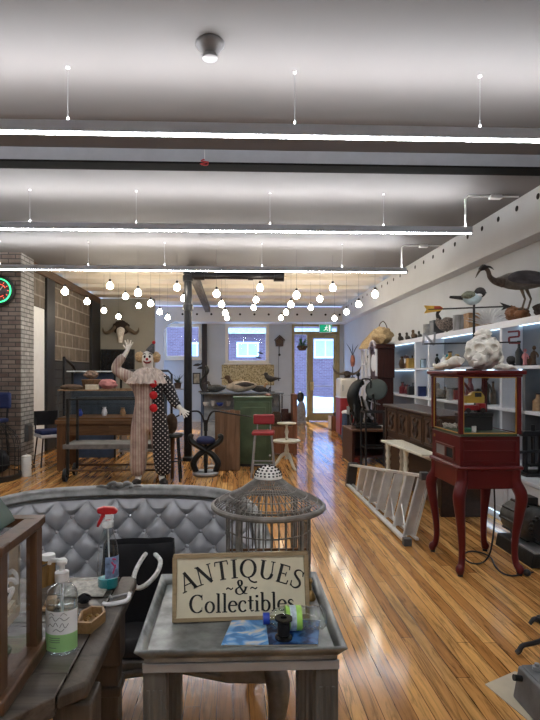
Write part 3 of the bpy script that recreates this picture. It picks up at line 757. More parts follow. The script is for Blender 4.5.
rb = .0305; o.location = (c0.x,1.366,MZ+rb+.0012); o.rotation_euler = (0,0,R(1))
M_pet = glass('clear_plastic',(.93,.96,.97),.32,.05,1.0,2.2)
hl_ = .082
bp = [(.0,hl_),(.022,hl_),(.029,hl_-.008)]
zz = hl_-.012
while zz > -.01: bp += [(.0295,zz),(.0265,zz-.006)]; zz -= .012
bp += [(.0295,-.012),(.0295,-.028),(.024,-.046),(.014,-.058),(.0125,-.066)]
part('bottle_body', rough(MB().lathe(bp,axis='X',seg=28),.0022,60), M_pet, o)
part('cap', MB().lathe([(0,-.080),(.0145,-.080),(.0145,-.064),(0,-.064)],axis='X'), M_blue, o)
part('label', MB().lathe([(.0302,.018),(.0302,-.022)],axis='X',seg=28), [mat('lime_label',(.38,.70,.12),.4,var=.25,scale=24)], o)
part('label_band', MB().lathe([(.0306,.004),(.0306,-.012)],axis='X',seg=28), mat('white_blue_label',(.55,.66,.85),.4,var=.5,scale=60), o)
pS = FL(284.5,645,TZ)
o = thing('thread_spool','small black spool standing at the front edge of the metal tray','spool',(pS.x,pS.y+.022,MZ))
part('spool', MB().lathe([(0,0),(.022,0),(.022,.005),(.013,.009),(.0125,.042),(.022,.047),(.022,.052),(.008,.052),(.008,.03),(0,.03)]), mat('glossy_black',(.01,.01,.01),.25), o)
part('thread', MB().lathe([(.0131,.010),(.0155,.012),(.0155,.039),(.0131,.041)]), M_black_cloth, o)
p = W(317,575,1.60)
o = thing('brass_bell','small dark brass hand bell at the back right of the metal tray','bell',(xr-.04,1.56,TZ+.001))
part('bell', MB().lathe([(.016,0),(.017,.004),(.011,.018),(.006,.026),(0,.028)],seg=18), M_brass, o)
part('handle', MB().lathe([(.003,.026),(.005,.036),(.003,.044),(.007,.054),(.003,.062),(0,.064)],seg=14), M_brass, o)

# ---- rustic wooden table on the left
M_rust = wood('dark_rustic_planks',(.085,.070,.058),.24,'x',11,.85,bump=.4)
M_rust2 = wood('rustic_leg',(.075,.058,.044),.5,'z',9,.7,bump=.5)
RT = thing('rustic_table','worn dark plank table at the left edge with bottles on it','table',(0,0,0))
YE, XE = 1.70, -.302
pol = [(XE,YE-.02),(XE-.02,YE),(-1.15,YE),(-1.15,.97),(-.46,.97),(XE,1.12)]
tp = MB()
tp.prism([(-1.15,.97),(-.46,.97),(-.357,1.075),(-.357,1.158),(-1.15,1.165)],.708,.75)
tp.prism([(-1.15,1.168),(-.357,1.161),(-.357,1.395),(-1.15,1.40)],.708,.7495).prism([(-1.15,1.403),(-.357,1.398),(-.357,YE),(-1.15,YE)],.708,.75)
part('top_boards', tp, M_rust, RT, .003)
part('edge_board', MB().prism([(-.355,1.077),(XE,1.12),(XE,YE-.02),(XE-.02,YE),(-.355,YE)],.716,.752), M_rust2, RT, .008)
part('apron', MB().b(-1.1,-.34,YE-.06,YE-.03,.58,.70).b(-.52,-.49,1.1,YE-.06,.60,.70).prism([(-1.1,1.0),(-.475,1.0),(-.40,1.08),(-.40,1.11),(-.50,1.03),(-1.1,1.03)],.60,.70), M_rust2, RT, .004)
def rleg(x,y):
    return MB().b(x-.042,x+.042,y-.042,y+.042,.53,.699).b(x-.034,x+.034,y-.034,y+.034,.06,.53).b(x-.042,x+.042,y-.042,y+.042,.44,.47).b(x-.04,x+.04,y-.04,y+.04,0,.06)
for x,y in ((-.34,1.175),(-.375,YE-.085),(-1.08,1.06),(-1.08,YE-.085)):
    part('leg', rleg(x,y), M_rust2, RT, .006)
RZ = .7505
# display case on the rustic table
DC = thing('tabletop_display_case','dark wood and glass tabletop showcase at the left edge on the rustic table','display case',(-.642,1.135,RZ))
M_case = wood('case_brown_wood',(.105,.052,.026),.4,'z',16,.4)
hx, hy, hh = .20, .112, .318
part('base', MB().b(-hx-.012,hx+.012,-hy-.012,hy+.012,0,.03), M_case, DC, .005)
for sx in (-1,1):
    for sy in (-1,1): part('corner_post', MB().b(min(sx*hx,sx*(hx-.024)),max(sx*hx,sx*(hx-.024)),min(sy*hy,sy*(hy-.036)),max(sy*hy,sy*(hy-.036)),.03,hh-.02), M_case, DC, .002)
part('top_frame', MB().b(-hx-.006,hx+.006,-hy-.006,-hy+.03,hh-.02,hh).b(-hx-.006,hx+.006,hy-.03,hy+.006,hh-.02,hh).b(-hx-.006,-hx+.03,-hy+.03,hy-.03,hh-.02,hh).b(hx-.03,hx+.006,-hy+.03,hy-.03,hh-.02,hh), M_case, DC, .003)
gp = MB().b(hx-.011,hx-.008,-hy+.036,hy-.036,.03,hh-.02)
part('side_pane', gp, M_glass, DC)
part('front_pane', MB().b(-hx+.02,hx-.02,-hy+.011,-hy+.014,.03,hh-.02), M_glass, DC)
part('rear_pane', MB().b(-hx+.02,hx-.02,hy-.014,hy-.011,.03,hh-.02), M_glass, DC)
part('top_pane', MB().b(-hx+.03,hx-.03,-hy+.03,hy-.03,hh-.012,hh-.009), M_glass, DC)
part('shelf', MB().b(-hx+.022,hx-.035,-hy+.032,hy-.032,.10,.105), M_glass, DC)
# things inside it
o = solo('wooden_plank','small light plank leaning inside the tabletop showcase','plank', MB().b(-.010,.010,-.006,.006,0,.15), M_ply, (-.495,1.222,RZ+.1065))
o = solo('card_stack','stack of cream cards on the glass shelf of the tabletop showcase','cards', MB().b(-.05,.028,-.03,.03,0,.022).at((0,0,.0225),rz=.12).b(-.045,.024,-.026,.026,0,.012), M_paper, (-.506,1.175,RZ+.1065))
o = solo('curly_cord','white curly cord hanging in the tabletop showcase','cord', MB().tube([(.010*math.sin(t_*1.1),-.022+.004*t_,.012+.018*abs(math.sin(t_*.9))+.004*t_) for t_ in range(12)],.0045,8,n=4), M_whitep, (-.483,1.175,RZ+.1455))
o = solo('glass_dish','shallow glass dish at the bottom of the tabletop showcase','dish', MB().lathe([(0,0),(.03,0),(.042,.02),(.045,.028),(.040,.022),(.028,.006),(0,.005)]), M_pet, (-.512,1.13,RZ+.0315))
o = thing('green_tent_box','dark green gabled box on top of the tabletop showcase','box',(-.588,1.15,RZ+hh+.001))
part('body', MB().prism([(-.115,0),(.105,0),(.095,.02),(.03,.105),(-.04,.105),(-.115,.02)],-.05,.05,'XZ'), mat('dark_green_card',(.012,.055,.035),.5), o, .003)
part('lid_edge', MB().tube([(.030,-.052,.106),(.030,.052,.106)],.004,8), mat('dark_green_card',(.012,.055,.035)), o)
# pump bottle
def FLz(px,py,z): return FL(px,py,z)
pB = FL(62,650,RZ)
o = thing('pump_bottle','clear hand sanitizer bottle with white pump and green and white label','bottle',(pB.x,pB.y,RZ)); o.scale = (.97,.97,.94)
ps = (1,.72,1)
def squash(mb, sy):
    mb.v = [Vector((v.x,v.y*sy,v.z)) for v in mb.v]; return mb
bpf = [(0,0),(.034,0),(.037,.004),(.037,.135),(.034,.15),(.024,.163),(.014,.168),(.013,.174)]
part('bottle_body', squash(MB().lathe(bpf,seg=32),.8), M_pet, o)
part('gel', squash(MB().lathe([(0,.003),(.033,.004),(.0345,.010),(.0345,.120),(0,.121)],seg=32),.8), glass('clear_gel',(.90,.94,.93),.1,.05), o)
def wrap(z0_,z1_,r_,a0,a1,sy):
    return MB().grid([[Vector((r_*math.sin(a),-r_*math.cos(a)*sy,z)) for a in [a0+(a1-a0)*i_/24 for i_ in range(25)]] for z in (z0_,z1_)])
part('label', wrap(.010,.052,.0376,-1.5,1.5,.8), mat('leaf_green_label',(.33,.60,.24),.5,var=.06), o)
part('white_label', wrap(.052,.108,.0376,-1.5,1.5,.8), mat('white_label',(.80,.82,.82),.5,var=.03), o)
dr = MB()
def wp(x,z): a = x/.037; return Vector((.0380*math.sin(a),-.0380*math.cos(a)*.8,z))
for pts in ([(-.026,.070),(-.02,.078),(-.012,.072),(-.006,.082),(0,.073)],[(-.022,.090),(-.014,.096),(-.006,.086),(.004,.094),(.014,.086),(.026,.092)],[(.004,.070),(.010,.080),(.016,.068),(.024,.078)],[(-.012,.060),(-.004,.066),(.006,.060),(.014,.066)],[(.006,.098),(.012,.104),(.020,.098)],[(-.024,.10),(-.016,.104),(-.010,.099)]):
    dr.tube([wp(*q_) for q_ in pts],.0007,5,n=4)
for z in (.044,.039,.034): dr.tube([wp(-.022+.0022*i_,z) for i_ in range(13)],.0006,5)
dr.tube([wp(-.022+.0022*i_,.020) for i_ in range(9)],.0006,5)
part('label_print', dr, mat('grey_print',(.10,.12,.11),.6), o)
part('pump_collar', MB().lathe([(.0,.173),(.0165,.173),(.0165,.195),(.010,.197),(.007,.199),(.007,.214),(0,.214)]), M_whitep, o)
part('pump_head', MB().lathe([(0,.214),(.012,.214),(.013,.222),(.009,.227),(0,.228)]).tube([(0,0,.221),(-.018,.002,.223),(-.029,.003,.219),(-.031,.003,.212)],[.006,.0055,.005,.004],8,n=3), M_whitep, o)
part('dip_tube', MB().cyl((0,0,.172),(.002,0,.008),.003,seg=8), M_whitep, o)
# spray bottle
pB = FL(108,588,RZ)
o = thing('spray_bottle','clear trigger spray bottle with red head and teal liquid on rustic table','bottle',(pB.x,pB.y,RZ),R(8))
part('bottle_body', squash(MB().lathe([(0,0),(.028,0),(.031,.004),(.031,.10),(.029,.125),(.022,.15),(.016,.170),(.0135,.178),(.0135,.186)],seg=28),.75), M_pet, o)
part('liquid', squash(MB().lathe([(0,.003),(.027,.004),(.029,.008),(.029,.032),(0,.033)],seg=28),.75), M_teal, o)
part('label', wrap(.036,.10,.0317,-.2,1.5,.75), mat('blue_pink_label',(.25,.35,.62),.4,var=.85,scale=34), o)
lp = MB()
for q0,q1 in (((.016,.05),(.025,.075)),((.012,.085),(.026,.066)),((.015,.094),(.026,.09))):
    lp.tube([Vector((.0322*math.sin(a_/.031),-.0322*math.cos(a_/.031)*.75,z)) for a_,z in (q0,q1)],.0025,6)
part('label_print', lp, mat('hot_pink_print',(.65,.08,.22),.4), o)
part('dip_tube', MB().cyl((0,0,.18),(.006,0,.006),.0025,seg=8), M_whitep, o)
part('collar', MB().lathe([(0,.184),(.0165,.184),(.0165,.202),(.012,.206),(0,.206)]), M_whitep, o)
hd = part('trigger_head', MB().prism([(-.030,.228),(-.032,.240),(-.012,.246),(.018,.243),(.030,.232),(.024,.224),(.012,.222),(.010,.205),(-.008,.205),(-.012,.222)],-.0105,.0105,'XZ'), M_redp, o, .003)
part('trigger', MB().tube([(-.014,0,.222),(-.020,0,.208),(-.026,0,.196),(-.030,0,.186)],[.006,.0055,.005,.004],8,n=3), M_redp, hd)
part('white_shroud', MB().b(-.010,.016,-.0108,.0108,.206,.226), M_whitep, hd, .003)
# hexagon tray
pH = FL(91,625,RZ)
o = thing('hexagonal_wooden_tray','small coffin shaped wooden tray of trinkets on the rustic table','tray',(pH.x,pH.y+.004,RZ),R(-6))
hexo = [(-.018,-.052),(.018,-.052),(.033,.012),(.017,.044),(-.017,.044),(-.033,.012)]
hexi = [(x*.80,y*.84) for x,y in hexo]
part('floor', MB().prism([(x*.97,y*.97) for x,y in hexo],0,.005), wood('pale_tray_wood',(.36,.21,.09),.5,'y'), o)
wl_ = MB()
for i in range(6):
    j = (i+1)%6; qs = [hexo[i],hexo[j],hexi[j],hexi[i]]; wl_.prism(qs,.005,.028)
part('wall', wl_, wood('pale_tray_wood',(.36,.21,.09)), o)
tr = MB()
random.seed(3)
for i in range(16):
    x = random.uniform(-.017,.017); y = random.uniform(-.034,.028); tr.ball((x,y,.009+random.uniform(0,.004)),(random.uniform(.004,.007),random.uniform(.004,.007),.004),8,6)
t_ = part('trinkets', tr, M_brass, o); t_['kind'] = 'stuff'
# clip tool, black flower, lace, jars
pH = FL(114,601,RZ)
o = thing('clamp_tool','white and grey metal clamp lying on the rustic table by the spray bottle','clamp',(pH.x+.004,pH.y,RZ),R(20))
part('frame', MB().tube([(.042,.022,.006),(.036,-.010,.006),(.02,-.028,.006),(-.02,-.030,.006),(-.036,-.018,.006)],[.006,.0065,.0065,.006,.005],8,n=4), M_whitep, o)
part('screw', MB().tube([(-.012,.008,.0075),(.052,.020,.0075)],.0038,8).tube([(-.012,-.004,.008),(-.012,.020,.008)],.0042,8), M_steel, o)
pH = FL(84,602,RZ)
fl = MB()
for i in range(9):
    a = 2*PI*i/9; fl.at((.011*math.cos(a),.011*math.sin(a),.012+.005*(i%2)),0,R(35),a).ball((0,0,0),(.012,.007,.003),10,6)
fl.at((0,0,.014)).ball((0,0,0),.008,10,8); fl.at().lathe([(.012,0),(.009,.008),(0,.01)],seg=12)
o = solo('cloth_flower','black fabric flower on the rustic table behind the hexagonal tray','flower', fl, M_black_cloth, (pH.x,pH.y,RZ))
pH = FL(97,588,RZ)
lc = MB(); random.seed(5)
lc.grid([[Vector((x*.012,y*.012,.004+.010*(noise.noise(Vector((x*.55,y*.6,2)))+.55)*max(0,1-(x*x+y*y)/30))) for x in range(-5,6)] for y in range(-5,6)])
o = solo('lace_cloth','crumpled pale lace scrap by the foot of the spray bottle','lace', lc, mat('grey_lace',(.42,.40,.35),.8,var=.4,scale=80), (pH.x-.025,pH.y-.01,RZ), solid=.002)
for px,py,h,r_,lab,lm,bm_ in ((36.5,590,.074,.022,'brown glass jar with a dark rim beside the tabletop showcase',mat('jar_rim',(.05,.04,.03),.3),M_tan),(45,587,.084,.021,'brown jar with a white lid between showcase and pump bottle',M_whitep,M_tan)):
    pH = FL(px,py,RZ)
    o = thing('jar',lab,'jar',(pH.x,pH.y+.03,RZ))
    part('body', MB().lathe([(0,0),(r_,0),(r_,h*.8),(r_*.9,h*.86),(r_*.9,h*.88),(0,h*.88)]), wood('amber_jar_%d'%px,(.22,.12,.04),.25), o)
    part('lid', MB().lathe([(0,h*.88),(r_*.98,h*.88),(r_*.98,h*1.02),(r_*.9,h*1.06),(0,h*1.06)]) if lm is M_whitep else MB().ring((0,0,h*.9),r_*.9,.003,24,6), lm, o)
pH = FL(47,612,RZ)
solo('folded_leather','small folded tan leather piece by the corner of the showcase','leather', MB().b(-.016,.016,-.03,.03,0,.012).at((0,0,.0125),rz=.2).b(-.014,.014,-.028,.028,0,.01), M_tan, (pH.x-.0,pH.y+.03,RZ), bevel=.004)
# ================================================================== LEFT AND MIDDLE OF THE SHOP
# ---- clown mannequin
pc = FL(149.5,485)
CL = thing('clown_mannequin','clown mannequin in half striped half polka dot suit waving beside the iron column','mannequin',(pc.x,pc.y,0),-math.atan2(pc.x,pc.y)*.4)
def fing(vs, es, base, palm, d, n, spread):
    for i in range(4):
        ang = (-.32+.21*i)*spread; dv = (d*math.cos(ang)+n*math.sin(ang)).normalized(); ln = (.062,.072,.068,.052)[i]
        k0 = len(vs); off = palm+n*(-.024+.016*i)
        vs += [(off,.012),(off+dv*ln*.55,.0095),(off+dv*ln+Vector((0,-.012,0)),.008)]; es += [(base,k0),(k0,k0+1),(k0+1,k0+2)]
    k0 = len(vs); tv = (d*.45-n).normalized()
    vs += [(palm-d*.045-n*.022,.013),(palm-d*.045+tv*.05,.010),(palm-d*.045+tv*.075+d*.012,.008)]; es += [(base,k0),(k0,k0+1),(k0+1,k0+2)]
V = Vector
vs = [(V((0,0,.92)),.11),(V((0,0,1.12)),.11),(V((0,0,1.30)),.12),(V((-.01,0,1.42)),.05),(V((-.02,-.01,1.50)),.070),(V((-.02,-.012,1.58)),.080),(V((-.02,0,1.645)),.06)]
es = [(0,1),(1,2),(2,3),(3,4),(4,5),(5,6)]
def chain(start, lst):
    p = start
    for q in lst: vs.append((V(q[0]),q[1])); es.append((p,len(vs)-1)); p = len(vs)-1
    return p
chain(0,[((-.10,0,.85),.08),((-.12,-.01,.47),.055),((-.135,.01,.09),.04),((-.15,-.07,.045),.038),((-.16,-.15,.035),.03)])
chain(0,[((.10,0,.85),.08),((.13,-.01,.47),.055),((.15,.01,.09),.04),((.165,-.07,.045),.038),((.18,-.15,.035),.03)])
hA = chain(2,[((-.17,0,1.33),.06),((-.42,-.03,1.43),.042),((-.285,-.06,1.62),.033),((-.262,-.065,1.66),.026)])
dA = V((.16,0,1)).normalized(); vs.append((V((-.25,-.07,1.70)),.030)); es.append((hA,len(vs)-1))
fing(vs,es,len(vs)-1,V((-.245,-.07,1.725)),dA,V((1,0,-.16)).normalized(),1.6)
hB = chain(2,[((.17,0,1.31),.06),((.27,-.02,1.08),.042),((.37,-.10,.965),.033),((.395,-.12,.945),.026)])
dB = V((.62,-.25,-.55)).normalized(); vs.append((V((.415,-.13,.925)),.030)); es.append((hB,len(vs)-1))
nB = V((.6,.1,.75)); nB = (nB-dB*nB.dot(dB)).normalized()
fing(vs,es,len(vs)-1,V((.43,-.137,.91)),dB,nB,1.3)
M_clskin = mat('white_face_paint',(.75,.72,.66),.5,var=.06)
skin('body', vs, es, M_clskin, CL, 2)
def suit_mat():
    m,t,p = nt('clown_suit_cloth'); tc = t.nodes.new('ShaderNodeTexCoord'); sp = t.nodes.new('ShaderNodeSeparateXYZ'); L(t,tc.outputs['Object'],sp.inputs[0])
    st = mathn(t,'SINE',mathn(t,'MULTIPLY',sp.outputs[0],190)); st2 = mathn(t,'SINE',mathn(t,'MULTIPLY',sp.outputs[0],61))
    n = noise_n(t,tc.outputs['Object'],9,5)
    cr_ = ramp(t,mathn(t,'ADD',mathn(t,'MULTIPLY',st,.20),mathn(t,'ADD',mathn(t,'MULTIPLY',st2,.14),.5)),[(.3,(.50,.42,.35)),(.55,(.40,.30,.26)),(.85,(.29,.17,.155))])
    cr_ = mixc(t,.8,cr_,ramp(t,n,[(.3,.55),(.65,1.1)]),'MULTIPLY')
    vo = t.nodes.new('ShaderNodeTexVoronoi'); vo.inputs['Scale'].default_value = 25; vo.inputs['Randomness'].default_value = 0
    mp = t.nodes.new('ShaderNodeMapping'); mp.inputs['Rotation'].default_value = (0,.785,0); mp.inputs['Scale'].default_value = (1,.001,1); L(t,tc.outputs['Object'],mp.inputs[0]); L(t,mp.outputs[0],vo.inputs['Vector'])
    dots = mixc(t,mathn(t,'LESS_THAN',vo.outputs['Distance'],.19),(.010,.010,.014),(.62,.60,.58))
    L(t,mixc(t,mathn(t,'GREATER_THAN',sp.outputs[0],.045),cr_,dots),p.inputs['Base Color']); p.inputs['Roughness'].default_value = .8
    bump_n(t,p,noise_n(t,tc.outputs['Object'],14,3),.6,.03); return m
sv = [(V((0,.0,.86)),(.175,.14)),(V((0,0,1.06)),(.165,.13)),(V((0,0,1.24)),(.175,.12)),(V((-.01,0,1.36)),(.11,.08))]
se = [(0,1),(1,2),(2,3)]
def ch2(start, lst):
    p = start
    for q in lst: sv.append((V(q[0]),q[1])); se.append((p,len(sv)-1)); p = len(sv)-1
ch2(0,[((-.115,0,.74),.125),((-.13,0,.48),.118),((-.14,0,.24),.112),((-.145,0,.10),.085)])
ch2(0,[((.115,0,.74),.13),((.14,0,.48),.122),((.165,0,.24),.115),((.175,0,.10),.088)])
ch2(2,[((-.19,0,1.31),.09),((-.33,-.02,1.38),.078),((-.425,-.03,1.44),.078),((-.36,-.045,1.54),.062),((-.29,-.06,1.615),.046)])
ch2(2,[((.19,0,1.29),.095),((.245,-.01,1.17),.085),((.29,-.03,1.06),.075),((.335,-.07,1.0),.058),((.365,-.095,.97),.046)])
skin('suit', sv, se, suit_mat(), CL, 2)
# ruff collar with folds
rf = []
for z, r0 in ((1.45,.07),(1.42,.14),(1.35,.22),(1.265,.275),(1.26,.277),(1.34,.215),(1.40,.13)):
    rf.append([V((-.015+r0*(1+.05*math.sin(18*a))*math.cos(a), r0*.78*(1+.05*math.sin(18*a))*math.sin(a), z+.006*math.sin(18*a))) for a in [2*PI*i/144 for i in range(145)]])
part('ruff_collar', MB().grid(rf), mat('ruff_stripes',(.52,.43,.37),.85,var=.35,scale=26,stretch=(1,1,.2)), CL)
for z in (1.26,1.12,.965):
    part('pompom', MB().ball((.062,-.155,z),.048,24,16,fn=lambda d:1+.12*noise.noise(d*9)), mat('red_pompom',(.50,.012,.018),.9,bump=.5,scale=30), CL)
hd = V((-.02,-.012,1.565))
for sx in (-1,1):
    part('hair', MB().ball(hd+V((sx*.098,.02,.02)),(.058,.06,.066),24,16,fn=lambda d:1+.28*noise.noise(d*5)), mat('blond_wool',(.46,.32,.17),.95,var=.35,scale=40,bump=.6), CL)
fc = part('face', MB().ball(hd,(.074,.082,.098),28,20,fn=lambda d: 1+.05*max(0,-d.y)*math.exp(-((d.x/.35)**2+((d.z+.55)/.3)**2))), M_clskin, CL)
part('nose', MB().ball(hd+V((0,-.092,-.008)),.017,14,10), M_redp, fc)
for sx in (-1,1):
    part('eye', MB().ball(hd+V((sx*.029,-.071,.022)),(.015,.010,.018),14,10), M_blkp, fc)
    part('eyebrow', MB().tube([hd+V((sx*.018,-.072,.052)),hd+V((sx*.036,-.068,.062)),hd+V((sx*.052,-.055,.048))],.005,6,n=3), M_blkp, fc)
    part('ear', MB().ball(hd+V((sx*.075,.005,0)),(.012,.022,.03),12,8), M_clskin, fc)
part('mouth', MB().tube([hd+V((-.045,-.066,-.030)),hd+V((-.02,-.081,-.050)),hd+V((.02,-.081,-.050)),hd+V((.045,-.066,-.030))],[.006,.010,.010,.006],8,n=4), mat('dark_red_lips',(.22,.01,.012),.5), fc)
ht = MB().at(hd+V((.025,0,.083)),0,R(22),0)
ht.lathe([(.056,0),(.046,.035),(.030,.075),(.012,.115),(0,.118)],seg=20)
htp = part('cone_hat', ht, mat('black_white_hat',(.05,.05,.055),.8,var=.9,scale=60), CL)
part('hat_pompom', MB().ball(hd+V((.073,0,.20)),.022,16,12), mat('red_pompom',(.5,.012,.018)), htp)
for x, x2 in ((-.145,-.16),(.17,.185)):
    part('shoe', MB().tube([(x,.05,.05),(x,-.02,.05),(x2,-.11,.045),(x2,-.19,.04)],[.035,.05,.049,.032],14,n=4,fl=(1,.85)), M_blkp, CL)

# ---- industrial wheeled cart in front of the counter
o = thing('industrial_cart','black iron wheeled cart with a grey plank shelf behind the clown','cart',(0,0,0))
d_ = 6.95
def X_(px,d): return W(px,372,d).x
yc = 6.85
xa_, xb_ = X_(71,6.9), X_(160,6.9)
for x in (xa_,xb_):
    for y in (yc,yc+.42):
        part('post', MB().b(x-.016,x+.016,y-.016,y+.016,.10,1.06), M_cast, o)
        wh = part('wheel', MB().lathe([(0,-.02),(.03,-.025),(.03,-.012),(.075,-.012),(.085,-.018),(.085,.018),(.075,.012),(.03,.012),(.03,.025),(0,.02)],(x-.03 if x==xa_ else x+.03,y,.0855),24,'X'), M_cast, o)
part('shelf', MB().b(xa_-.05,xb_+.05,yc-.04,yc+.46,.44,.475).b(xa_-.05,xb_+.05,yc-.05,yc-.04,.42,.48), mat('grey_worn_shelf',(.14,.135,.125),.6,var=.35), o, .004)
for y in (yc,yc+.42):
    part('rail', MB().tube([(xa_,y,.14),(xb_,y,.14)],.013,8), M_oak, o)
    part('rail', MB().tube([(xa_,y,1.05),(xb_,y,1.05)],.012,8), M_cast, o)
# ---- old wooden counter with glass showcase on top
tx0, tx1, ty0, ty1 = X_(58,7.62), X_(166,7.62), 7.58, 8.25
o = thing('wooden_counter','old brown wooden counter table on heavy legs carrying the long glass showcase','table',(0,0,0))
part('table_top', MB().b(tx0,tx1,ty0,ty1,.66,.72), M_oakx, o, .005)
part('apron', MB().b(tx0+.06,tx1-.06,ty0+.04,ty0+.07,.50,.659).b(tx0+.06,tx1-.06,ty1-.07,ty1-.04,.50,.659), M_oakx, o)
for x in (tx0+.02,tx1-.14):
    for y in (ty0+.02,ty1-.14): part('leg', MB().b(x,x+.12,y,y+.12,0,.659), M_oak, o, .006)
dr = part('drawer', MB().b(tx0+.75,tx1-.2,ty0+.022,ty0+.039,.52,.63), M_oakx, o, .004)
part('knob', MB().ball((tx0+1.1,ty0+.012,.575),.014,10,8), M_brass, dr)
part('low_shelf', MB().b(tx0+.85,tx1-.15,ty0+.15,ty1-.1,.24,.27), M_steel, o)
for x in (tx0+.87,tx1-.19): part('shelf_bracket', MB().b(x,x+.03,ty0+.16,ty1-.11,.27,.659), M_steel, o)
z0, z1 = .7205, 1.15
o = thing('glass_showcase','long glass showcase with steel edges on the brown wooden counter','showcase',(0,0,z0))
h_ = z1-z0; a0, a1, b0, b1 = tx0+.03, tx1-.05, ty0+.03, ty1-.04
part('base', MB().b(a0,a1,b0,b1,0,.03), M_oakx, o)
for x in (a0,a1-.015):
    for y in (b0,b1-.015): part('corner_post', MB().b(x,x+.015,y,y+.015,.03,h_-.018), M_dkgrey, o)
part('top_frame', MB().b(a0,a1,b0,b0+.02,h_-.018,h_).b(a0,a1,b1-.02,b1,h_-.018,h_).b(a0,a0+.02,b0+.02,b1-.02,h_-.018,h_).b(a1-.02,a1,b0+.02,b1-.02,h_-.018,h_), M_tan, o)
part('front_pane', MB().b(a0+.016,a1-.016,b0+.004,b0+.009,.03,h_-.018), M_glass, o)
part('top_pane', MB().b(a0+.02,a1-.02,b0+.02,b1-.02,h_-.010,h_-.004), M_glass, o)
part('back_panel', MB().b(a0+.016,a1-.016,b1-.012,b1-.004,.03,h_-.018), mat('slate_blue_back',(.045,.065,.085),.4), o)
sh_ = part('shelf', MB().b(a0+.016,a1-.016,b0+.16,b1-.013,.20,.206), M_glass, o)
# showcase contents
for i,(px,h,c,lab) in enumerate(((106,.13,M_whitel,'white vase standing in for a bright bluish reflection in the long glass showcase'),(124,.12,M_tan,'tan pottery vase inside the long glass showcase'),(82,.10,M_blue,'blue vase standing in for a bright bluish reflection in the long glass showcase'))):  # white and blue vases are added for bright bluish reflections in the glass
    solo('vase',lab,'vase', MB().lathe([(0,0),(.03,0),(.045,h*.35),(.03,h*.75),(.02,h*.86),(.032,h),(.026,h),(.014,h*.86),(0,h*.8)]), c, (X_(px,7.95),7.93,z0+.0305))
def tag_loc(px,d): return X_(px,d)
zt = z1+.0005
o = solo('wicker_basket','brown woven wicker basket on top of the glass showcase','basket', MB().lathe([(0,0),(.11,0),(.13,.06),(.14,.13),(.128,.13),(.118,.06),(0,.012)],seg=28).ring((0,0,.13),.134,.012,32,8), mat('wicker',(.15,.08,.035),.8,var=.5,scale=45,bump=.6), (X_(93,7.92),7.92,zt))
o = solo('cap','brown tweed flat cap at the left end of the glass showcase','cap', MB().ball((0,0,.028),(.165,.12,.045),28,14,fn=lambda d:1+.1*noise.noise(d*3)).ball((.07,-.09,.012),(.09,.06,.012),20,8), M_brownf, (X_(73,7.75),7.78,zt))
bk = thing('book_stack_box','cream card box on the front edge of the glass showcase','box',(X_(94,7.7),7.68,zt))
part('box', MB().b(-.085,.085,-.05,.05,0,.055), M_paper, bk, .003)
part('box_lid', MB().b(-.088,.088,-.053,.053,.0553,.068), mat('cream_lid',(.68,.62,.50),.7), bk, .003)
o = solo('folded_cloth','dusty pink folded cloth heap on the glass showcase by the clown','cloth', MB().ball((0,0,.07),(.13,.11,.075),28,16,fn=lambda d:1+.22*noise.noise(d*3.1+Vector((4,0,0))) if d.z>-.6 else 1-.05), M_pink, (X_(109,7.85),7.85,zt))
def blob_obj(name,lab,cat,r,m,loc,seed=0,amp=.25,fr_=3):
    def fn(d): return 1+amp*noise.noise(d*fr_+Vector((seed,seed*.7,0)))
    mb = MB().ball((0,0,0),r,28,18,fn=fn); mz = min(v.z for v in mb.v); mb.v = [v-Vector((0,0,mz)) for v in mb.v]
    return solo(name,lab,cat,mb,m,loc)
blob_obj('feather_hat','brown and white feathered hat standing on the wicker basket','hat',(.10,.09,.06),mat('brown_white_feather',(.20,.13,.09),.8,var=.8,scale=22),(X_(93,7.92),7.92,zt+.1425),3)
# shelf with glass edge and blue panel behind
o = thing('glass_shelf_rack','dark blue backed rack with one pale glass shelf behind the showcase','rack',(0,8.6,0))
r0, r1 = X_(71,8.6), X_(115,8.6)
part('back_board', MB().b(r0,r1,.16,.18,.0,1.38), M_bluem, o)
part('shelf', MB().b(r0-.02,r1+.02,-.06,.16,1.40,1.42), mat('pale_glass_edge',(.62,.66,.64),.2), o)
for x in (r0,r1-.03): part('upright', MB().b(x,x+.03,.12,.159,0,1.399), M_blkp, o)
# skull, tv panel on the grey green wall
p = W(122,332,13.0)
o = thing('buffalo_skull','horned dark haired buffalo skull mounted on the grey green wall','skull',(p.x,13.099,p.z))
part('mount', MB().b(-.07,.07,-.03,0,-.05,.2), M_mahog, o)
part('hair', MB().ball((0,-.075,.10),(.20,.072,.17),28,18,fn=lambda d:1+.2*noise.noise(d*5)), M_hair, o)
part('skull', MB().tube([(0,-.10,.06),(0,-.17,-.02),(0,-.18,-.14),(0,-.17,-.27)],[.10,.095,.065,.045],14,n=4,fl=(1,.7)), M_bone, o)
for sx in (-1,1):
    part('horn', MB().tube([(sx*.12,-.09,.12),(sx*.27,-.10,.0),(sx*.36,-.11,-.03),(sx*.42,-.12,.02),(sx*.43,-.13,.10)],[.05,.048,.038,.024,.006],12,n=4), M_horn, o)
p = W(119,362,13.05)
o = thing('dark_screen','large black rectangular screen on the grey green wall under the skull','screen',(p.x,13.099,p.z))
part('frame', MB().b(-.42,.40,-.05,-.001,-.33,.31), M_blkp, o, .005)
part('glass', MB().b(-.40,.38,-.054,-.0505,-.31,.29), mat('black_screen',(.012,.013,.016),.12), o)
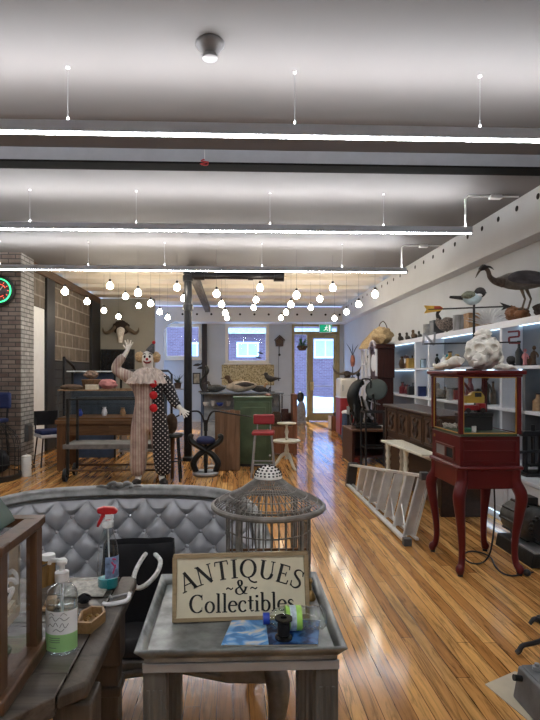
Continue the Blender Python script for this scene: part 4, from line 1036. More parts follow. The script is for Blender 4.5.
# blue seated chair
p = FL(47,466)
o = thing('cafe_chair','black metal chair with navy blue seat and white edge by the brick pier','chair',(p.x,p.y+.15,0),R(35))
for sx in (-1,1):
    for sy in (-1,1): part('leg', MB().tube([(sx*.15,sy*.15,.42),(sx*.19,sy*.19,0)],.011,8), M_blk, o)
part('seat', MB().b(-.19,.19,-.19,.19,.47,.53), M_navy, o, .02)
part('seat_edge', MB().b(-.195,.195,-.195,.195,.42,.47), M_whitel, o, .012)
part('backrest', MB().tube([(-.17,.18,.46),(-.16,.24,.78)],.014,8).tube([(.17,.18,.46),(.16,.24,.78)],.014,8).b(-.18,.18,.215,.24,.58,.80), M_blk, o, .004)
# canister
p = FL(26.5,476)
o = thing('enamel_canister','white lidded canister on the floor in front of the brick pier','canister',(p.x,p.y,0))
part('body', MB().lathe([(0,0),(.062,0),(.064,.01),(.064,.245),(.060,.25),(0,.25)]), mat('white_enamel',(.74,.74,.70),.35,var=.06), o)
part('lid', MB().lathe([(0,.25),(.067,.25),(.067,.268),(.05,.28),(.012,.284),(.012,.30),(0,.302)]), mat('white_enamel',(.74,.74,.70)), o)
part('handle', MB().ring((.064,0,.13),.025,.006,20,6,axis='Y',a0=-PI/2,a1=PI/2), M_blkp, o)
# electric box on pier side
p = W(30.5,432,8.3)
o = thing('electric_box','dark grey electrical box on the pale side of the brick pier','box',(-3.193,8.34,p.z))
part('housing', MB().b(0,.05,-.10,.10,-.13,.13), M_dkgrey, o, .006)
part('cover', MB().b(.051,.058,-.085,.085,-.115,.115), M_dkgrey, o, .004)
# wire dome cage at left edge
p = FL(-9,479)
o = thing('dome_cage','big round wire dome cage with wooden floor at the left edge','cage',(p.x,p.y,0))
R0 = .36
part('base', MB().lathe([(0,0),(R0,0),(R0+.01,.02),(R0+.01,.07),(R0-.02,.075),(R0-.02,.05),(0,.05)],seg=40), M_blkp, o)
part('floor_board', MB().lathe([(0,.051),(R0-.03,.051),(R0-.03,.068),(0,.068)],seg=40), M_oakx, o)
wv = MB()
for i in range(24):
    a = 2*PI*i/24; wv.tube([(r_*math.cos(a),r_*math.sin(a),z) for r_,z in ((R0-.005,.07),(R0-.005,.40),(R0-.05,.56),(R0-.16,.68),(.06,.745),(0,.75))],.004,5,n=3)
for r_,z in ((R0-.005,.22),(R0-.005,.40),(R0-.05,.56)): wv.ring((0,0,z),r_,.005,40,6)
part('wires', wv, M_cast, o)
part('top_ring', MB().ring((0,0,.79),.035,.006,20,6,axis='Y'), M_cast, o)
o = solo('folded_coat','black folded coat lying inside the wire dome cage','coat', MB().ball((0,0,.16),(.17,.14,.16),24,16,fn=lambda d:1+.15*noise.noise(d*3)), M_black_cloth, (p.x+.07,p.y-.02,.072))
# navy stool back
p = W(2,402,7.35)
o = thing('navy_chair','tall chair with padded navy blue back against the brick pier','chair',(p.x-.33,7.80,0),R(-6))
for sx in (-1,1):
    for sy in (-1,1): part('leg', MB().tube([(sx*.16,sy*.16,.66),(sx*.20,sy*.20,0)],.013,8), M_blk, o)
part('seat', MB().b(-.2,.2,-.2,.2,.66,.72), M_navy, o, .02)
for sx in (-1,1): part('back_post', MB().tube([(sx*.17,.18,.66),(sx*.17,.22,.95)],.012,8), M_blk, o)
part('backrest', MB().b(-.22,.23,.17,.23,.86,1.10), M_navy, o, .03)
# tall stool with a plant by the clown, pipe rack and shelf
p = FL(172,481)
o = thing('round_stool','brown wooden pedestal stool with black rings between clown and column','stool',(p.x,p.y+.05,0))
part('seat', MB().lathe([(0,.56),(.13,.56),(.14,.575),(.13,.60),(0,.60)],seg=28), M_cast, o)
part('pedestal', MB().lathe([(.024,.02),(.026,.3),(.03,.56)],seg=14), M_oak, o)
for i in range(4):
    a = PI/4+PI/2*i; part('leg', MB().tube([(.10*math.cos(a),.10*math.sin(a),.56),(.15*math.cos(a),.15*math.sin(a),0)],.014,8), M_cast, o)
part('foot_ring', MB().ring((0,0,.26),.127,.010,28,8), M_cast, o)
blob_obj('leather_pouch','dark brown leather pouch on the round stool behind the clown hand','pouch',(.075,.06,.13),M_brownf,(p.x-.01,p.y+.05,.6005),2,.15)
p = W(168,400,8.9)
o = thing('pipe_rack','black bent pipe clothes rack behind the clown shoulder','rack',(0,8.9,0))
xr0, xr1 = X_(122,8.9), X_(172,8.9)
part('frame', MB().tube([(xr0,0,.0),(xr0,0,1.36),(xr0+.06,0,1.42),(xr1-.06,0,1.42),(xr1,0,1.36),(xr1,0,0)],.02,10), M_blk, o)
for x in (xr0,xr1): part('foot', MB().tube([(x,-.2,.018),(x,.2,.018)],.018,8), M_blk, o)
o = thing('steel_shelf_stand','small steel shelf stand beside the iron column holding a potted plant','stand',(X_(178.5,9.4),9.4,0))
for sx in (-1,1):
    for sy in (-1,1): part('leg', MB().b(sx*.12-.012,sx*.12+.012,sy*.12-.012,sy*.12+.012,0,1.09), M_steel, o)
for z in (.3,.75,1.09): part('shelf', MB().b(-.14,.14,-.14,.14,z,z+.02), M_steel, o)
def plant(lab, loc, h, n=26, hang=False):
    o = thing('potted_plant',lab,'plant',loc)
    part('pot', MB().lathe([(0,0),(.05,0),(.068,.09),(.072,.10),(.062,.10),(.055,.085),(0,.08)]), mat('dark_clay',(.06,.035,.025),.6), o)
    lv = MB(); rnd = random.Random(11)
    for i in range(n):
        a = rnd.uniform(0,2*PI); r_ = rnd.uniform(.03,.12); zz = rnd.uniform(.12,h)
        lv.tube([(0,0,.085),(.5*r_*math.cos(a),.5*r_*math.sin(a),zz*.8),(r_*math.cos(a),r_*math.sin(a),zz)],[.003,.014,.003],6,n=3,fl=(1,.25))
    part('leaves', lv, M_leaf if hang else mat('dark_leaf',(.02,.035,.02),.6,var=.5), o); return o
plant('dark leafy plant in a clay pot on the steel shelf stand', (X_(178,9.4),9.4,1.1105), .26)
# framed picture by the left window
p = W(196.5,378.5,14.9)
o = thing('framed_picture','small dark framed landscape picture on the wall under the left window','picture',(p.x,14.999,p.z))
part('frame', MB().b(-.11,.11,-.03,-.001,.13,.16).b(-.11,.11,-.03,-.001,-.16,-.13).b(-.11,-.08,-.03,-.001,-.13,.13).b(.08,.11,-.03,-.001,-.13,.13), M_blkp, o)
part('canvas', MB().b(-.08,.08,-.018,-.002,-.13,.13), mat('landscape_paint',(.30,.26,.18),.6,var=.6,scale=9), o)
for px,py,lab in ((198,365,'black model fish ornament on the wall above the framed picture'),(202,368,'smaller black fish ornament right of the larger one on the wall')):
    p = W(px,py,14.9); solo('fish_ornament',lab,'ornament', MB().tube([(-.14,-.03,-.02),(-.08,-.03,0),(0,-.03,.01),(.08,-.03,.02),(.12,-.03,.05)],[.004,.028,.038,.016,.035],10,n=4,fl=(.7,1)), M_blkp, (p.x,14.999-.0,p.z))
for px,py,lab in ((260.5,353,'upper of two small black swallow ornaments at the right of the middle window'),(258.5,357.5,'lower of two small black swallow ornaments at the right of the middle window')):
    p = W(px,py,14.9); solo('swallow_ornament',lab,'ornament', MB().tube([(-.09,-.03,.03),(-.03,-.035,.005),(.04,-.03,-.01),(.09,-.025,-.03)],[.004,.022,.02,.004],8,n=3).tube([(0,-.03,0),(.02,-.035,.08)],[.016,.003],6), M_blkp, (p.x,14.95,p.z))
# ================================================================== MIDDLE BACK
# ---- curule stand with curved iron arms
p = FL(205.5,476)
o = thing('iron_x_stand','black iron X shaped stand with round base and two long curved arms','stand',(p.x,p.y+.06,0))
part('base_ring', MB().ring((0,0,.03),.15,.028,36,8).lathe([(0,.0),(.15,.0),(.15,.02),(0,.02)],seg=32), M_steel, o)
for sx in (-1,1):
    part('scroll_leg', MB().tube([(sx*.13,0,.05),(sx*.165,0,.16),(sx*.10,0,.27),(sx*.0,0,.34),(-sx*.10,0,.40),(-sx*.19,0,.46),(-sx*.21,0,.53),(-sx*.165,0,.525)],[.04,.046,.042,.04,.042,.04,.032,.026],10,n=5,fl=(1,1.5),up=(0,1,0)), M_cast, o)
part('seat_cushion', MB().ball((0,0,.475),(.13,.11,.06),24,14), M_navy, o)
part('post', MB().lathe([(.02,.02),(.03,.2),(.022,.4),(.02,.75)],seg=12), M_cast, o)
for sx,l_ in ((-1,.50),(1,.62)):
    part('curved_arm', MB().tube([(sx*.015,0,.60),(sx*.02,0,.72),(sx*.07,0,.84),(sx*.14,0,.87),(sx*.3,.0,.84),(sx*l_,0,.79 if sx > 0 else .74)],[.013,.013,.014,.013,.012,.008],8,n=5), M_blk, o)
solo('white_saucer','small white saucer bowl on the floor behind the X shaped stand','bowl', MB().lathe([(0,0),(.05,0),(.075,.03),(.07,.03),(.045,.006),(0,.005)]), M_whitep, (p.x+.05,p.y+.62,0))
# ---- weathered crate
p0, p1 = FL(215,471), FL(240,470)
o = thing('plank_crate','tall weathered brown plank crate standing in front of the green cabinet','crate',((p0.x+p1.x)/2,p0.y+.09,0),R(-2))
cw = (p1.x-p0.x)/2
for i in range(5):
    x = -cw+2*cw*i/5; part('plank', MB().b(x+.003,x+2*cw/5-.003,-.085,-.065,.01,.86+.012*math.sin(i*3)), M_crate, o, .002)
part('box', MB().b(-cw,cw,-.064,.09,0,.84), M_crate, o)
# ---- green cabinet
p0, p1 = FL(234,467), FL(272,467)
o = thing('green_cabinet','old green painted wooden cabinet behind the plank crate','cabinet',((p0.x+p1.x)/2,p0.y+.19,0))
gw = (p1.x-p0.x)/2
part('body', MB().b(-gw,gw,-.18,.2,.04,1.0), M_green_p, o, .004)
part('top', MB().b(-gw-.015,gw+.015,-.20,.21,1.0,1.03), M_green_p, o, .004)
part('plinth', MB().b(-gw+.02,gw-.02,-.16,.18,0,.04), M_blkp, o)
dr = part('door', MB().b(-gw+.03,gw-.03,-.196,-.181,.08,.96), M_green_p, o, .004)
part('door_panel', MB().b(-gw+.09,gw-.09,-.204,-.197,.16,.88), M_green_p, dr, .006)
part('knob', MB().ball((gw-.06,-.205,.55),.013,10,8), M_brass, dr)
# ---- glass display counter along the back
ya = 10.3; xa, xb = X_(201,ya), X_(283,ya)
o = thing('glass_counter','long steel framed glass display counter with decoys on top at the back','counter',(0,ya,0))
ct = 1.0
for x in (xa,xb-.03):
    for y in (0,.57): part('leg', MB().b(x,x+.03,y,y+.03,0,ct-.03), M_bluem if x==xa else M_dkgrey, o)
part('top_frame', MB().b(xa-.02,xb+.02,-.02,.62,ct-.03,ct), mat('blue_grey_counter_top',(.12,.15,.18),.3), o, .004)
part('front_pane', MB().b(xa+.03,xb-.03,.006,.012,.42,ct-.03), M_glass, o)
part('plinth', MB().b(xa+.03,xb-.03,.02,.6,.08,.40), mat('pale_blue_grey_panel',(.30,.34,.38),.5), o)
for z in (.42,.72): part('shelf', MB().b(xa+.03,xb-.03,.03,.57,z,z+.012), M_glass, o)
part('back_panel', MB().b(xa+.03,xb-.03,.575,.59,.42,ct-.03), mat('pale_blue_grey_panel',(.30,.34,.38)), o)
for i,(px,h,r_,m_,lab) in enumerate(((206,.07,.06,M_whitel,'white bowl at the left end of the back glass counter shelf'),(213,.10,.045,M_whitel,'white jug on the back glass counter shelf'),(220,.06,.07,M_blue,'blue bowl on the back glass counter shelf'),(228,.09,.05,M_steel,'steel pot on the back glass counter shelf'))):
    solo('bowl' if i in (0,2) else 'pot',lab,'bowl' if i in (0,2) else 'pot', MB().lathe([(0,0),(r_*.6,0),(r_,h*.6),(r_*.95,h),(r_*.85,h),(r_*.8,h*.6),(0,h*.1)]), m_, (X_(px,ya+.25),ya+.25,.7325))
zc = ct+.0005
def decoy(lab, px, ln, mB, mH, rz=0, d=ya+.25, wing=None):
    o = thing('duck_decoy',lab,'decoy',(X_(px,d),d,zc),rz)
    k = ln/.5
    part('body', MB().tube([(-.25*k,0,.13*k),(-.19*k,0,.105*k),(-.05*k,0,.095*k),(.10*k,0,.09*k),(.20*k,0,.09*k),(.235*k,0,.10*k)],[.012*k,.05*k,.093*k,.089*k,.055*k,.02*k],16,n=5,fl=(1,.98)), mB, o)
    h = part('head', MB().tube([(.15*k,0,.13*k),(.185*k,0,.19*k),(.20*k,0,.225*k)],[.05*k,.034*k,.03*k],12,n=3).ball((.215*k,0,.235*k),(.05*k,.036*k,.036*k),16,12), mH, o)
    part('bill', MB().tube([(.25*k,0,.235*k),(.29*k,0,.222*k),(.325*k,0,.22*k)],[.018*k,.016*k,.012*k],10,n=3,fl=(1,.5)), M_horn, h)
    for sy in (-1,1):
        part('wing', MB().tube([(-.21*k,sy*.055*k,.125*k),(-.06*k,sy*.085*k,.125*k),(.10*k,sy*.075*k,.115*k)],[.008*k,.04*k,.015*k],10,n=4,fl=(.45,1)), wing or mB, o)
    return o
decoy('large wooden duck decoy with pale breast in the middle of the back counter',241,.62,mat('pale_duck_breast',(.34,.28,.22),.6,var=.4),M_brownf,PI+.0,ya+.2,M_dkfeath)
decoy('black duck decoy with white specks left of the large decoy',216,.40,mat('speckled_black',(.05,.05,.05),.6,var=.95,scale=40),M_dkfeath,PI*.9,ya+.3)
decoy('small dark decoy with tan cheek right of the large decoy',259,.34,M_dkfeath,M_tan,0,ya+.25)
decoy('small flat black decoy at the right end of the decoy row',266,.18,M_dkfeath,M_dkfeath,0,ya+.4)
o = thing('curved_sculpture','tall curved black sculpture at the left end of the back counter','sculpture',(X_(204.5,ya+.2),ya+.2,zc))
part('base', MB().lathe([(0,0),(.12,0),(.12,.02),(0,.025)]), M_blkp, o)
part('curve', MB().tube([(-.02,0,.02),(-.07,0,.12),(-.06,0,.24),(.01,0,.33),(.05,0,.42),(.04,0,.50),(.0,0,.48)],[.02,.022,.024,.03,.045,.03,.006],10,n=5), M_cast, o)
def small_bird(lab, loc, k, m, rz=0, stand=True, grp=None):
    o = thing('bird_figure',lab,'bird',loc,rz)
    z = .13*k if stand else 0
    part('body', MB().tube([(-.13*k,0,z+.055*k),(-.06*k,0,z+.05*k),(0,0,z+.045*k),(.045*k,0,z+.07*k),(.06*k,0,z+.095*k)],[.006*k,.022*k,.042*k,.034*k,.026*k],12,n=4).ball((.065*k,0,z+.105*k),.028*k,12,10), m, o)
    part('beak', MB().tube([(.088*k,0,z+.105*k),(.125*k,0,z+.10*k)],[.008*k,.002*k],8), M_horn, o)
    if stand:
        for sy in (-1,1): part('leg', MB().tube([(0,sy*.012*k,z+.015*k),(.005*k,sy*.014*k,.008*k)],.004*k,6), M_blkp, o)
        part('base', MB().lathe([(0,0),(.05*k,0),(.05*k,.01*k),(0,.012*k)]), M_blkp, o)
    else:
        part('base', MB().b(-.04*k,.04*k,-.03*k,.03*k,0,.02*k), M_oak, o)
    return o
small_bird('small dark shorebird figure on a wire stand at the right end of the back counter',(X_(271,ya+.1),ya+.1,zc),1.5,M_dkfeath,PI)
# ---- relief panel, cuckoo clock
p = W(248,375,14.95)
o = thing('relief_panel','long mottled gold relief panel hanging on the back wall under the window','wall panel',(p.x,14.999,p.z))
def panel_mat():
    m,t,p_ = nt('gold_relief'); v = coords(t); vo = t.nodes.new('ShaderNodeTexVoronoi'); vo.inputs['Scale'].default_value = 22; L(t,v,vo.inputs['Vector'])
    L(t,ramp(t,mixc(t,.5,vo.outputs['Distance'],noise_n(t,v,30,5)),[(.3,(.10,.085,.04)),(.45,(.35,.29,.14)),(.65,(.50,.43,.26))]),p_.inputs['Base Color']); p_.inputs['Roughness'].default_value = .5
    bump_n(t,p_,vo.outputs['Distance'],.8,.02); return m
part('panel', MB().b(-.74,.74,-.04,-.001,-.29,.29), panel_mat(), o, .004)
p = W(279.5,342,14.95)
o = thing('cuckoo_clock','dark carved cuckoo clock with pendulum on the back wall left of the glass door','clock',(p.x,14.999,p.z))
part('case', MB().prism([(-.10,-.12),(.10,-.12),(.12,.05),(0,.15),(-.12,.05)],-.12,-.001,'XZ'), M_mahog, o, .005)
part('roof', MB().prism([(-.15,.03),(0,.16),(.15,.03),(.15,.06),(0,.20),(-.15,.06)],-.15,-.005,'XZ'), M_mahog, o)
part('dial', MB().lathe([(0,-.121),(.06,-.121),(.06,-.13),(0,-.13)],axis='Y'), M_brownf, o)
part('pendulum', MB().tube([(0,-.06,-.12),(0,-.06,-.35)],.008,6).lathe([(0,-.07),(.035,-.07),(.035,-.055),(0,-.055)],(0,0,-.36),axis='Y'), M_blkp, o)
part('chain', MB().tube([(-.02,-.06,-.12),(-.02,-.06,-1.0)],.006,6).lathe([(0,-1.1),(.02,-1.1),(.02,-1.0),(0,-1.0)],(-.02,-.06,0),seg=10), M_dkgrey, o)
# ---- brown glazed cabinet
d_ = 8.75
x0, x1 = X_(267,d_), X_(297.5,d_)
o = thing('glazed_wood_cabinet','small brown wooden cabinet with glass front behind the red stool','cabinet',((x0+x1)/2,8.75,0))
bw_ = (x1-x0)/2
for sx in (-1,1): part('side_panel', MB().b(min(sx*bw_,sx*(bw_-.07)),max(sx*bw_,sx*(bw_-.07)),0,.36,.02,1.03), wood('red_brown_wood',(.20,.08,.042),.4,'z'), o, .004)
part('back_panel', MB().b(-bw_+.07,bw_-.07,.33,.35,.02,.70), M_mahog, o)
part('bottom_case', MB().b(-bw_+.07,bw_-.07,.01,.33,.05,.50), wood('red_brown_wood',(.20,.08,.042)), o)
part('shelf', MB().b(-bw_+.07,bw_-.07,.03,.33,.51,.53), M_oakx, o)
part('glass_front', MB().b(-bw_+.07,bw_-.07,.012,.018,.535,1.0), M_glass, o)
part('glass_top', MB().b(-bw_+.07,bw_-.07,.012,.33,1.005,1.012), M_glass, o)
for i,(x,m_,lab) in enumerate(((-.08,M_brownf,'brown leather folder inside the small glazed cabinet'),(.06,M_mahog,'dark red box inside the small glazed cabinet'))):
    solo('folder' if i==0 else 'box',lab,'folder' if i==0 else 'box', MB().b(-.06,.06,-.06,.06,0,.20+.05*i), m_, ((x0+x1)/2+x,8.75+.18,.5305), bevel=.004)
# ---- red vinyl stool
pL, pR = FL(250,478), FL(272,474)
o = thing('red_stool_chair','red vinyl stool chair with backrest and thin metal legs in the middle of the floor','chair',(X_(263.5,7.1),7.12,0),R(-6))
for sx in (-1,1):
    for sy in (-1,1): part('leg', MB().tube([(sx*.11,sy*.11,.56),(sx*.155,sy*.16,0)],.010,8), M_steel, o)
part('foot_rail', MB().tube([(-.14,-.14,.18),(.14,-.14,.18),(.14,.14,.18),(-.14,.14,.18)],.008,8,closed=True), M_steel, o)
part('seat', MB().b(-.15,.15,-.14,.14,.56,.61), M_redv, o, .018)
for sx in (-1,1): part('back_support', MB().tube([(sx*.09,.13,.57),(sx*.09,.17,.74)],.009,8), M_steel, o)
part('backrest', MB().b(-.145,.145,.135,.175,.68,.82), M_redv, o, .02)
pS = FL(268,468)
o = thing('small_bottle','small clear bottle on the floor between red stool and white side table','bottle',(pS.x+.03,pS.y+.02,0))
part('glass', MB().lathe([(0,0),(.03,0),(.03,.10),(.012,.14),(.012,.17),(0,.17)]), M_pet, o); part('cap', MB().lathe([(0,.17),(.014,.17),(.014,.19),(0,.19)]), M_whitep, o)
# ---- white tiered tripod table
p = FL(287.5,470)
o = thing('tiered_side_table','cream two tier round table on a turned tripod base beside the red stool','table',(p.x,p.y+.12,0))
part('lower_top', MB().lathe([(0,.385),(.19,.385),(.20,.395),(.20,.41),(.185,.415),(0,.412)],seg=36), M_cream, o, )
part('upper_top', MB().lathe([(0,.645),(.13,.645),(.14,.655),(.14,.665),(0,.665)],seg=32), M_cream, o)
part('upper_column', MB().lathe([(.014,.412),(.026,.43),(.016,.47),(.03,.53),(.014,.60),(.022,.645)],seg=16), M_cream, o)
part('column', MB().lathe([(.0,.14),(.035,.14),(.02,.18),(.038,.26),(.02,.34),(.04,.385)],seg=18), M_cream, o)
for i in range(3):
    a = -PI/2+.5+2*PI*i/3; c_, s_ = math.cos(a), math.sin(a)
    part('leg', MB().tube([(.02*c_,.02*s_,.22),(.08*c_,.08*s_,.18),(.14*c_,.14*s_,.09),(.20*c_,.20*s_,.03),(.24*c_,.24*s_,.013)],[.024,.026,.022,.018,.013],10,n=4), M_cream, o)
# ---- by the door
p = FL(301,424)
o = thing('garden_statue','small dark grey statue with a rounded hood standing by the glass door','statue',(p.x,p.y+.1,0))
part('base', MB().lathe([(0,0),(.16,0),(.16,.06),(.12,.08),(0,.08)]), M_grey, o)
part('figure', MB().tube([(0,0,.07),(0,0,.30),(.02,0,.5),(0,0,.60)],[.13,.15,.10,.06],16,n=5), M_grey, o)
part('hood', MB().ball((-.0,0,.72),(.10,.09,.15),20,14), M_cast, o)
o = thing('hanging_plant','leafy plant in a dark basket hanging at the top of the door sidelight','plant',(X_(302.5,14.3),14.3,W(302,348,14.3).z))
part('basket', MB().lathe([(0,-.07),(.09,-.06),(.14,.02),(.15,.06),(.13,.06),(.08,-.03),(0,-.04)]), M_brownf, o)
lv = MB(); rnd = random.Random(4)
for i in range(60):
    a = rnd.uniform(0,2*PI); r_ = rnd.uniform(.06,.19); zz = rnd.uniform(-.02,.28)
    lv.tube([(0,0,.05),(.6*r_*math.cos(a),.6*r_*math.sin(a),.06+.6*zz),(r_*math.cos(a),r_*math.sin(a),zz)],[.004,.022,.004],6,n=3,fl=(1,.25))
part('leaves', lv, M_leaf, o)
hz = W(302,348,14.3).z
hg = MB()
for i in range(3):
    a = 2*PI*i/3; hg.tube([(.145*math.cos(a),.145*math.sin(a),.055),(0,0,.40)],.004,6)
hg.tube([(0,0,.40),(0,0,2.745-hz if hz < 2.3 else .45)],.004,6)
part('hanger', hg, M_blkp, o)
p0 = FL(336,430)
o = thing('wooden_box','open reddish wooden box on the floor just right of the glass door','box',(p0.x+.02,p0.y+.12,0),R(8))
part('box', MB().b(-.15,.15,-.12,.12,0,.02).b(-.15,-.13,-.12,.12,.02,.34).b(.13,.15,-.12,.12,.02,.34).b(-.13,.13,-.12,-.10,.02,.34).b(-.13,.13,.10,.12,.02,.34), wood('red_brown_wood',(.20,.08,.042)), o, .003)
part('pale_side', MB().b(-.158,-.151,-.11,.11,.02,.33), M_ply, o)
solo('roll_bundle','dark rolled bundle standing in the reddish wooden box','bundle', MB().tube([(0,0,0),(.0,0,.40)],[.07,.075],16).tube([(.02,.0,.40),(.02,.0,.47)],.02,8), M_brownf, (p0.x+.03,p0.y+.12,.0205))
# ---- white over red cooler
d_ = 11.2
x0, x1 = X_(341,d_), X_(361,d_)
o = thing('vintage_cooler','vintage cooler cabinet with white top half and red bottom half near the door','cooler',((x0+x1)/2,11.2,0))
cw = (x1-x0)/2
part('lower_body', MB().b(-cw,cw,0,.5,.06,.86), M_redv, o, .02)
part('upper_body', MB().b(-cw,cw,-.005,.505,.861,1.27), mat('cooler_white',(.70,.68,.62),.35,var=.04), o, .045)
part('trim_band', MB().b(-cw-.004,cw+.004,-.012,.512,.845,.875), M_whitep, o, .004)
for sx in (-1,1): part('foot', MB().b(sx*(cw-.08)-.03,sx*(cw-.08)+.03,.04,.46,0,.06), M_blkp, o)
part('handle', MB().tube([(-cw+.05,-.006,1.0),(-cw+.05,-.03,1.02),(-cw+.05,-.03,1.10),(-cw+.05,-.006,1.12)],.009,8), M_steel, o)
p = Vector(((x0+x1)/2-.03,11.36,1.271))
o = thing('horned_skull','dark horned skull with wide spread horns on top of the white and red cooler','skull',p)
part('skull', MB().tube([(0,.06,.06),(0,0,.09),(0,-.10,.05),(0,-.17,.04)],[.05,.08,.06,.035],14,n=4,fl=(1,.8)).b(-.05,.05,-.05,.05,0,.03), M_hair, o)
for sx in (-1,1):
    part('horn', MB().tube([(sx*.05,.02,.10),(sx*.16,.03,.09),(sx*.26,.03,.15),(sx*.32,.02,.27)],[.034,.028,.02,.005],10,n=4), M_horn, o)
# ---- denim legs and small grey table
p = FL(345,446)
o = thing('denim_leg','mannequin leg in blue jeans with a black boot standing by the grey box table','mannequin leg',(p.x,p.y+.05,0),R(-20))
part('jeans', MB().tube([(0,0,.12),(.01,.0,.30),(.03,.02,.52),(.04,.02,.62)],[.055,.065,.08,.085],16,n=4), M_denim, o)
part('boot', MB().tube([(0,.04,.03),(0,-.03,.035),(-.0,-.12,.03),(0,-.17,.025)],[.035,.045,.038,.02],12,n=4,fl=(1,.7)).tube([(0,0,.03),(0,0,.14)],[.045,.05],12), M_blkp, o)
part('waist_cloth', MB().ball((.04,.02,.63),(.10,.085,.05),20,12), M_whitel, o)
p = FL(351,449)
o = thing('grey_box_table','small grey metal box table on thin black legs beside the denim leg','table',(p.x+.10,p.y+.12,0))
part('box', MB().b(-.13,.13,-.12,.12,.62,.76), mat('grey_green_metal',(.20,.22,.22),.5), o, .006)
for sx in (-1,1):
    for sy in (-1,1): part('leg', MB().b(sx*.11-.014,sx*.11+.014,sy*.10-.014,sy*.10+.014,0,.619), M_blkp, o)
blob_obj('red_white_cloth','crumpled red and white cloth on the grey box table','cloth',(.09,.07,.03),mat('red_white_print',(.55,.25,.22),.8,var=.7,scale=26),(p.x+.06,p.y+.06,.7605),5,.3)
solo('brass_pot','small brass pot on the grey box table','pot', MB().lathe([(0,0),(.035,0),(.045,.04),(.03,.07),(.036,.08),(0,.08)]), M_brass, (p.x+.17,p.y+.15,.7605))
# ---- longcase clock
yg = 10.1
o = thing('longcase_clock','tall dark mahogany longcase clock against the right wall','clock',(2.62,9.22,0))
part('base', MB().b(-.155,.145,-.24,.24,0,.52), M_mahog, o, .006)
part('trunk', MB().b(-.13,.14,-.20,.20,.52,1.30), M_mahog, o, .004)
part('hood', MB().b(-.15,.145,-.25,.25,1.30,1.80), M_mahog, o, .006)
part('cornice', MB().b(-.19,.145,-.28,.28,1.80,1.85).b(-.17,.145,-.26,.26,1.85,1.88), M_mahog, o, .008)
part('dial', MB().lathe([(0,-.152),(.15,-.152),(.15,-.162),(0,-.162)],(0,0,1.56),28,axis='X'), M_whitel, o)
part('trunk_door', MB().b(-.145,-.131,-.14,.14,.58,1.24), M_walnut, o)
for sy in (-1,1): part('hood_column', MB().cyl((-.165,sy*.22,1.33),(-.165,sy*.22,1.79),.022), M_whitel, o)
part('arch', MB().ring((-.17,0,1.75),.19,.026,24,8,axis='X',a0=0,a1=PI), mat('lilac_grey_arch',(.45,.42,.48),.5), o)
# straw hats and figures on top of the clock
sh = MB(); sh.lathe([(0,0),(.20,0),(.215,.02),(.17,.16),(.10,.29),(.035,.40),(.02,.43),(0,.435)],seg=36)
sh.v = [V((v.x+.14*(v.z/.43)**1.3+.015*noise.noise(v*9), v.y+.10*v.z+.03*noise.noise(v*6), v.z)) for v in sh.v]
solo('straw_cone','large pointed pale straw cone leaning on top of the white etagere','straw hat',sh,M_straw,(2.84,10.98,1.8758))
o = thing('straw_bag','lumpy pale straw bag with looped handle on top of the longcase clock','bag',(2.60,9.14,1.8805))
sb_ = MB().ball((0,0,.13),(.17,.20,.14),28,18,fn=lambda d:1+.28*noise.noise(d*2.6+Vector((3,1,0)))); mz = min(v.z for v in sb_.v); sb_.v = [v-Vector((0,0,mz)) for v in sb_.v]
part('bag_body', sb_, M_straw, o); part('handle', MB().tube([(-.06,0,.20),(-.05,0,.34),(.02,0,.40),(.08,0,.30),(.08,0,.20)],.008,8,n=4), M_brownf, o)
o = thing('dark_carving','small dark carved head on top of the longcase clock','carving',(2.66,9.41,1.8805))
part('head', MB().ball((0,0,.12),(.08,.07,.12),20,14,fn=lambda d:1+.2*noise.noise(d*4)), M_mahog, o); part('base', MB().lathe([(0,0),(.06,0),(.05,.03),(0,.035)]), M_blkp, o)
# ---- white figure shelf with dark statues beside the cooler
o = thing('white_etagere','narrow white open shelf holding dark figures behind the printing press','shelf',(2.90,11.0,0))
for sx in (-1,1):
    for sy in (-1,1): part('post', MB().b(sx*.16-.02,sx*.16+.02,sy*.16-.02,sy*.16+.02,0,1.85), M_whitel, o)
for z in (.3,.8,1.22,1.55,1.85): part('shelf', MB().b(-.18,.18,-.18,.18,z,z+.025), M_whitel, o)
def figurine(lab, loc, h, m, rz=0, grp=None, base=True, kind='figurine', cat='figurine'):
    o = thing(kind,lab,cat,loc,rz,grp); k = h
    part('figure', MB().tube([(0,0,.05*k),(0,0,.25*k),(.02*k,0,.48*k),(0,0,.68*k),(0,0,.76*k)],[.13*k,.10*k,.14*k,.10*k,.05*k],12,n=4,fl=(1,.8)).ball((.0,-.01*k,.88*k),(.085*k,.09*k,.11*k),14,10).tube([(-.12*k,0,.66*k),(-.21*k,-.03*k,.5*k),(-.10*k,-.13*k,.42*k)],[.045*k,.04*k,.03*k],8,n=3).tube([(.12*k,0,.66*k),(.20*k,-.02*k,.48*k),(.14*k,-.10*k,.36*k)],[.045*k,.04*k,.03*k],8,n=3), m, o)
    part('base', MB().lathe([(0,0),(.15*k,0),(.15*k,.05*k),(0,.06*k)],seg=18), M_blkp, o)
    return o
figurine('tall dark standing figure on the upper shelf of the white etagere',(2.86,10.96,1.5755),.27,M_cast)
figurine('small dark figure on the middle shelf of the white etagere',(2.88,10.94,1.2455),.22,M_cast)
o = thing('dark_totem','dark feathered totem figure with red band on top of the cooler','figure',((x0+x1)/2+.15,11.62,1.2715))
part('stand', MB().lathe([(0,0),(.05,0),(.05,.02),(.012,.03),(.012,.28),(0,.28)]), M_blkp, o)
part('body', MB().tube([(0,0,.25),(.0,0,.38),(0,0,.50)],[.035,.055,.03],12,n=4), mat('red_brown_band',(.30,.10,.06),.6,var=.6), o)
